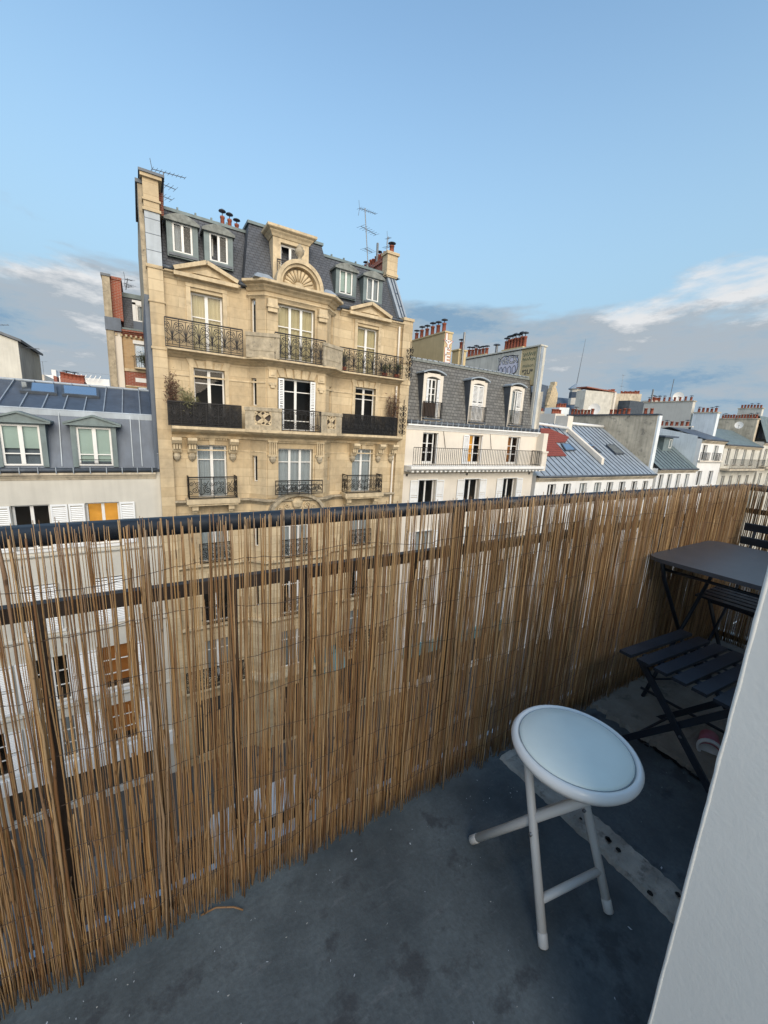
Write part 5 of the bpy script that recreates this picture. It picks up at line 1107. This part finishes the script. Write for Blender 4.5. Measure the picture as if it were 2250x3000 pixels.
q=on_plane(*(1850+400*.2411,1100+880*.2411),(0,16.82,-1.9),(0,-3.0,3.78)); MB().box(q.x-1.2,q.x+.5,q.y-.4,q.y+2.5,q.z-.3,q.z+1.0).build('dormer','zinc_green',r2); MB().box(q.x-1.8,q.x+.9,q.y-.7,q.y+2.5,q.z+1.0,q.z+1.15).build('dormer_roof','zinc',r2); win(r2,q.x+.1,q.y-.42,q.z-.0,.5,.85,0,1,(),recess=.0)
wh=roof_row('white_corner_house','bright white narrow house with balconied windows and blue-grey side wall',46.02,51.5,.95,20.0,2.0,'stucco_bright','zinc',[46.45,49.1],.40,wh=1.5,seam=0,floors=3,fh=2.55,ww=1.1)
MB().add([(46.01,17,SZ),(46.01,21.6,SZ),(46.01,21.6,2.02),(46.01,17.4,1.2)],[(0,1,2,3)]).build('side_wall','stucco_blue',wh)
MB().box(45.95,46.2,18.0,21.7,2.0,2.12).build('coping','stucco_cream',wh); pots(wh,(46.1,18.3,2.1),(46.1,21.5,2.1),7,.42,.16,.3)
for x in (46.3,48.95): bar_rail(wh,[(x,16.98),(x,16.7),(x+1.35,16.7),(x+1.35,16.98)],-1.1,-.35,.12,'window_guard'); 
MB().box(46.0,51.5,16.8,17,-1.25,-1.1).build('string_course','stucco_cream',wh)
def stack_wall(X,Y0,Y1,z0,z1,mat,label,n,Xw=.6,cap=.4,name='party_wall_stack',h=.5):
    o=empty(name,(X,(Y0+Y1)/2,SZ),label,'wall'); MB().box(X,X+Xw,Y0,Y1,SZ,z0).build('render',mat,o); MB().box(X-.08,X+Xw+.08,Y0-.08,Y1+.08,z0,z0+.1).build('coping','render_grey',o); pots(o,(X+Xw/2,Y0+.1,z0+.1),(X+Xw/2,Y1-.1,z0+.1),n,h*.85,.135,cap); return o
stack_wall(51.55,18.2,20.3,3.75,0,'stucco_blue','pale blue-white chimney wall right behind the white narrow house',5)
stack_wall(51.56,20.6,25.6,5.0,0,'stucco_white','long whitewashed party wall crowned with capped chimney pots',9)
h5=roof_row('shaded_grey_house','weathered grey house with long dark balcony beyond the white house',51.6,61.9,.6,20.0,2.4,'render_pale','zinc_green',[52.5,54.6,57.0,59.4],.2,wh=1.7,seam=0,floors=3)
MB().box(51.7,61.9,16.2,17,-2.1,-1.9).build('balcony_slab','render_grey',h5); bar_rail(h5,[(51.8,16.3),(61.8,16.3)],-1.9,-.9,.2)
stack_wall(62.0,17.9,21.6,3.75,0,'render_grey','stained beige chimney wall with a long line of pots',13,cap=.2)
stack_wall(70.0,20.0,22.5,5.6,0,'render_pale','tall pale chimney block with thin antenna pole at the far right',7)
h6=roof_row('far_balcony_house','tall far house with zinc mansard and white dormers at the end of the row',62.6,78.0,1.2,18.0,4.2,'render_pale','zinc_green',[63.5,66.2,69,72,75],.4,wh=1.9,seam=0,floors=3)
for x in (65.0,68.0,71,74): MB().box(x,x+1.1,17.0,18.0,1.6,3.5).build('dormer','stucco_bright',h6); win(h6,x+.55,17.0,1.7,.9,1.6,0,2,(),recess=-.05)
MB().box(62.7,78,16.3,17,-1.9,-1.7).build('balcony_slab','render_grey',h6); bar_rail(h6,[(62.8,16.4),(78,16.4)],-1.7,-.7,.25)
roof_row('closing_house','plain pale house closing the end of the street',78.1,100.0,2.0,20,5.0,'stucco_cream','zinc',[79,82,85,88,91,94],1.0,wh=1.9,seam=0,floors=3)
# rows further back
o,a,b=far_block('grey_chimney_block',*z6(650,385),*z6(985,412),40,1.6,'render_pale','broad grey chimney block with a red row of pots','chimney'); pots(o,(a.x+4.5,40.5,a.z-.15),(b.x+1,40.5,b.z),16,.62,.19,0.); MB().box(b.x,b.x+.5,39.7,41,SZ,b.z).build('edge_strip','stucco_cream',o); MB().box(a.x-.1,b.x+.5,39.8,41.7,b.z,b.z+.15).build('coping','brick_red',o)
o,a,b=far_block('grey_chimney_block',*z6(990,425),*z6(1330,432),42,1.6,'render_grey','darker grey chimney block beside the broad one, pots along its top','chimney'); pots(o,(a.x+3,42.5,a.z),(b.x,42.5,b.z),11,.62,.19,0.)
q=onY(*z6(1080,430),42); antenna((q.x,42.2,q.z),3.4,'bent antenna standing on the grey chimney blocks',((.95,.9,5),(.4,.6,4)),.2,.0)
o,a,b=far_block('dark_roof_house',*z6(1190,510),*z6(1440,540),38,2,'zinc_dark','dark slate-roofed house between the grey blocks and the white walls')
o,a,b=far_block('whitewashed_wall',*z6(1450,510),*z6(1660,520),44,2,'stucco_white','broad whitewashed wall with a kinked roof line behind the grey wall'); pots(o,(a.x+.6,44.5,a.z),(a.x+4.5,44.5,a.z),5,.9,.24,.6); MB().tube([(a.x-.2,44,a.z-4),(a.x-.2,44,a.z+2.2)],.16,8).build('flue','metal_grey',o)
o=empty('cupola_roof_house',(onY(*z6(520,500),60).x,60,SZ),'long zinc-roofed house crowned by a small white lantern cupola','building')
a=onY(*z6(190,640),60); b=onY(*z6(260,475),62); c=onY(*z6(680,505),62); d=onY(*z6(680,700),60)
MB().add([(a.x,60,a.z-2),(d.x,60,d.z-1),(c.x,66,c.z+.4),(b.x,66,b.z+.6)],[(0,1,2,3)]).add([(a.x,60,a.z-2),(d.x,60,d.z-1),(d.x,60,SZ),(a.x,60,SZ)],[(0,1,2,3)]).build('roof','zinc',o)
q=onY(*z6(510,490),62); r_=1.35; MB().lathe([(r_,-1.5),(r_,1.2),(r_*.95,1.2),(r_*.95,2.2)],(q.x,62,q.z),8).build('cupola_drum','stucco_cream',o); MB().lathe([(r_*1.3,2.2),(r_*1.3,2.35),(r_*.2,3.5),(.05,3.6)],(q.x,62,q.z),8).build('cupola_roof','zinc_pale',o); MB().lathe([(r_*1.02,.1),(r_*1.02,1.5)],(q.x,62,q.z),8).build('cupola_louvre','zinc',o); MB().tube([(q.x,62,q.z+3.5),(q.x+1.0,62,q.z+14)],[.10,.03],5).build('lightning_rod','metal_grey',o)
o=empty('stepped_gable_house',(onY(*z6(230,450),50).x,50,SZ),'blue-roofed house with a pale stepped gable','building')
g=[z6(x,y) for x,y in ((165,600),(300,470),(310,430),(275,315),(250,330))]; P=[onY(x,y,50) for x,y in g]
MB().slab([(P[0].x,50,SZ),(P[2].x+.6,50,SZ),P[2],P[3],P[4],P[0]],(0,1,0),.8).build('gable','stone_trim',o)
for k in range(7):
    p=P[3].lerp(P[0],k/7); MB().box(p.x-.25,p.x+.45,49.9,50.9,p.z-.2,p.z+.45).build('gable_step','stone_trim',o)
a=onY(*z6(90,335),52); MB().add([(P[4].x,51,P[4].z),(a.x-8,51,a.z+.5),(a.x-8,47,-3),(P[0].x,50.2,P[0].z-1)],[(0,1,2,3)]).build('roof','zinc',o)
for k,(x0,y0,x1,y1,Y,mt,lb) in enumerate(((330,595,450,600,30,'stucco_blue','small pale blue chimney block with red pots before the zinc roofs'),(280,670,390,675,28,'stucco_cream','narrow cream chimney with a toothed top'),(90,640,250,660,34,'render_grey','cluttered low roof with pale vents behind the tiled house'))):
    o,a,b=far_block('chimney_block',*z6(x0,y0),*z6(x1,y1),Y,2,mt,lb,'chimney'); pots(o,(a.x,Y+.5,a.z),(b.x,Y+.5,b.z),4,.45,.18,.3)
q=onY(*z6(750,615),27); dish((q.x,27,q.z),.62,-.95,'large white satellite dish above the grey party wall')
q=onY(1850+570*.2411,1100+260*.2411,26); dish((q.x,26,q.z),.62,-1.0,'wire-edged satellite dish on the whitewashed party wall')
q=onY(1850+1300*.2411,1100+603*.2411,17.8); dish((q.x,17.75,q.z),.38,-1.25,'pale satellite dish on the stained beige chimney wall')
q=onY(1850+460*.2411,1100+280*.2411,30); MB().tube([(q.x,30,q.z-2),(q.x+.3,30,q.z+2.8)],.05,5).build('roof_mast','metal_grey'); tag(bpy.data.objects['roof_mast'],'bare thin mast above the whitewashed party wall','mast')

# ---------------------------------------------------------------- parked cars
def car(x,y,paint,label,rz=0.):
    root=empty('parked_car',(x,y,SZ-.15),label,'car','cars parked along the far kerb',rz)
    def prism(pts,hw,hw2=None):
        hw2=hw2 or hw; k=len(pts); m=MB(); m.add([(p[0],-(hw if p[1]<.95 else hw2),p[1]) for p in pts]+[(p[0],(hw if p[1]<.95 else hw2),p[1]) for p in pts],[tuple(range(k)),tuple(range(2*k-1,k-1,-1))]+[(i,(i+1)%k,k+(i+1)%k,k+i) for i in range(k)]); return m
    prism([(-2.05,.35),(-2.1,.6),(-2.0,.88),(-1.3,.93),(-.62,1.36),(-.3,1.43),(.75,1.44),(1.25,1.36),(1.8,.98),(2.05,.9),(2.1,.55),(2.05,.32)],.86,.66).local('body',paint,root)
    for s in (-1,1):
        MB().add([(-1.12,s*.80,.98),(.05,s*.80,.98),(.05,s*.70,1.36),(-.60,s*.70,1.34)],[(0,1,2,3)]).local('side_window','car_glass',root); MB().add([(.12,s*.80,.98),(1.5,s*.80,.98),(1.15,s*.70,1.34),(.12,s*.70,1.37)],[(0,1,2,3)]).local('side_window','car_glass',root)
        for wx in (-1.3,1.3):
            t=[(.30*math.cos(a*.5236)+wx,s*.78,.32+.30*math.sin(a*.5236)) for a in range(12)]; w_=MB().slab(t,(0,s,0),.11).local('wheel','rubber',root)
            MB().slab([(wx+(p[0]-wx)*.6,s*.892,.32+(p[2]-.32)*.6) for p in t],(0,s,0),.005).local('rim','metal_grey',w_)
        MB().box(2.06,2.11,s*.62-.14,s*.62+.14,.62,.76).local('tail_lamp','paint_red',root); MB().box(-2.11,-2.05,s*.6-.16,s*.6+.16,.6,.76).local('headlamp','plastic_white',root)
    MB().add([(-1.30,-.62,.955),(-1.30,.62,.955),(-.64,.58,1.37),(-.64,-.58,1.37)],[(0,1,2,3)]).local('windscreen','car_glass',root); MB().add([(1.80,-.6,1.0),(1.80,.6,1.0),(1.28,.56,1.36),(1.28,-.56,1.36)],[(0,1,2,3)]).local('rear_window','car_glass',root)
for x,p,l in ((-7.6,'car_dark','dark car parked before the shopfronts of the zinc-roofed house'),(-2.2,'metal_grey','grey car parked between two darker cars'),(3.4,'car_white','white car parked below the stone house'),(8.9,'car_dark','dark car parked behind the white one')): car(x,12.6,p,l)

# ---------------------------------------------------------------- balcony furniture
def stool():
    cx,cy=.935,.485; root=empty('folding_stool',(cx,cy,FZ),'white folding stool with round padded seat on crossed tube legs','stool')
    sz=.445; R_=.160
    MB().lathe([(.02,sz-.032),(R_-.03,sz-.034),(R_-.012,sz-.026),(R_-.002,sz-.012),(R_,sz-.002),(R_-.006,sz+.008),(R_-.012,sz+.011),(R_-.017,sz+.009),(R_-.020,sz-.002)],(0,0,0),56).local('seat_rim','stool_rim',root,True)
    MB().lathe([(R_-.0215,sz-.003),(R_-.022,sz+.0075),(R_-.029,sz+.0125),(R_*.6,sz+.018),(R_*.3,sz+.021),(.004,sz+.022)],(0,0,0),56).local('cushion','stool_seat',root,True)
    MB().tube([((R_-.0208)*math.cos(2*math.pi*k/72),(R_-.0208)*math.sin(2*math.pi*k/72),sz+.0062) for k in range(73)],.0011,5).local('seam','seam',root,True)
    FLp,FRp,BLp=Vector((.777-cx,.393-cy,.012)),Vector((.996-cx,.353-cy,.012)),Vector((.804-cx,.672-cy,.012)); BRp=Vector((1.035-cx,.635-cy,.012))
    r_=.0115
    tl,tr=Vector((-.055,.105,sz-.04)),Vector((.115,.085,sz-.04))
    for a,b in ((FLp,tl),(FRp,tr)): MB().tube([a,a.lerp(b,.5),b],r_,12).local('leg','stool_leg',root,True)
    tl2,tr2=Vector((-.060,-.095,sz-.04)),Vector((.080,-.12,sz-.04))
    for a,b in ((BLp,tl2),(BRp,tr2)): MB().tube([a,a.lerp(b,.5),b],r_,12).local('leg','stool_leg',root,True)
    MB().tube([FLp.lerp(tl,.20),FRp.lerp(tr,.20)],.010,10).local('crossbar','stool_leg',root,True); MB().tube([BLp.lerp(tl2,.20),BRp.lerp(tr2,.20)],.010,10).local('crossbar','stool_leg',root,True)
    for a,b in ((FLp,tl),(FRp,tr)): c=a.lerp(b,.52); MB().tube([c-Vector((.016,0,0)),c+Vector((.016,0,0))],.005,8).local('rivet','metal_grey',root,True)
    for p,e in ((FLp,tl),(FRp,tr),(BLp,tl2),(BRp,tr2)): d=(e-p).normalized(); MB().tube([p-d*.003,p-d*.001,p+d*.026,p+d*.028],[.0105,.0125,.0125,.0115],12).local('foot_cap','stool_leg',root,True)
    MB().tube([tl,tr],.010,8).tube([tl2,tr2],.010,8).local('seat_support','stool_leg',root,True)
stool()
def bistro_chair(x,y,rz,label):
    root=empty('bistro_chair',(x,y,FZ),label,'chair','black folding bistro set on the balcony',rz)
    for s in (-1,1):
        X=s*.175
        MB().bar((X,.165,.42),(X,-.205,.006),.009,.024,(0,1,0)).local('leg','black_paint',root)
        X=s*.160; MB().bar((X,.205,.006),(X,-.165,.43),.009,.024,(0,1,0)).bar((X,-.165,.43),(X,-.255,.82),.009,.022,(0,1,0)).local('rear_upright','black_paint',root)
        MB().lathe([(.006,0),(.006,.004)],(s*.183,-.02,.213),8).local('rivet','metal_grey',root)
        MB().bar((s*.14,.17,.424),(s*.14,-.15,.424),.02,.008).local('seat_rail','black_paint',root)
    MB().tube([(-.17,.155,.06),(.17,.155,.06)],.006,6).tube([(-.17,-.165,.05),(.17,-.165,.05)],.006,6).tube([(-.16,.11,.36),(.16,-.02,.36)],.004,6).tube([(-.17,.155,.405),(.17,.155,.405)],.006,6).tube([(-.165,-.155,.41),(.165,-.155,.41)],.006,6).local('rod','black_paint',root)
    ym=[.195,.128,.066,.004,-.058,-.120]
    sm=MB().box(-.225,.225,-.0225,.0225,-.006,.006).mesh('slat','black_paint')
    for y_ in ym: put('seat_slat',sm,root,(0,y_,.435),local=True)
    bm=MB().box(-.21,.21,-.007,.007,-.022,.022).mesh('slat','black_paint')
    for t in (.80,.72): put('back_slat',bm,root,(0,-.165-.09*(t-.43)/.39+.014,t),(R(-13),0,0),local=True)
bistro_chair(1.785,.475,R(-4),'black slatted folding chair beside the white stool')
bistro_chair(2.82,.615,R(90),'black slatted folding chair tucked behind the small black table')
def table():
    root=empty('bistro_table',(2.35,.575,FZ),'small black folding metal table with rounded corners between the chairs','table','black folding bistro set on the balcony')
    hx,hy,r_=.37,.285,.07; P=[]
    for cx,cy,a0 in ((hx-r_,hy-r_,0),(-hx+r_,hy-r_,90),(-hx+r_,-hy+r_,180),(hx-r_,-hy+r_,270)):
        for k in range(7): a=R(a0+15*k); P.append((cx+r_*math.cos(a),cy+r_*math.sin(a)))
    MB().slab([(x,y,.722) for x,y in P],(0,0,1),.018).local('tabletop','table_paint',root)
    for y in (.225,-.215):
        MB().tube([(-.33,y,.718),(-.27,y,.62),(.27,y,.012)],.009,8).local('leg','black_paint',root,True); MB().tube([(.33,y-.02,.718),(.27,y-.02,.62),(-.30,y-.02,.012)],.009,8).local('leg','black_paint',root,True)
    for x,z in ((.26,.05),(-.28,.05),(-.30,.68),(.30,.68)): MB().tube([(x,.225,z),(x,-.22,z)],.007,8).local('stretcher','black_paint',root,True)
table()
q=onZ(2072,2222,FZ)
cup=empty('plastic_cup',(q.x,q.y,FZ),'pink cup with white rim lying on its side behind the chair legs','cup',rz=R(-70)); 
mc=MB().lathe([(.032,0),(.040,.10),(.036,.10),(.029,.006)],(0,0,0),18).mesh('body','plastic_pink',True); put('body',mc,cup,(.0,.10,.040),(R(95),0,0),local=True)
mc=MB().lathe([(.041,.0),(.0435,.004),(.0435,.016),(.041,.02),(.035,.018),(.035,.002)],(0,0,0),18).mesh('rim','plastic_white',True); put('rim',mc,cup,(.0,.012,.044),(R(95),0,0),local=True)
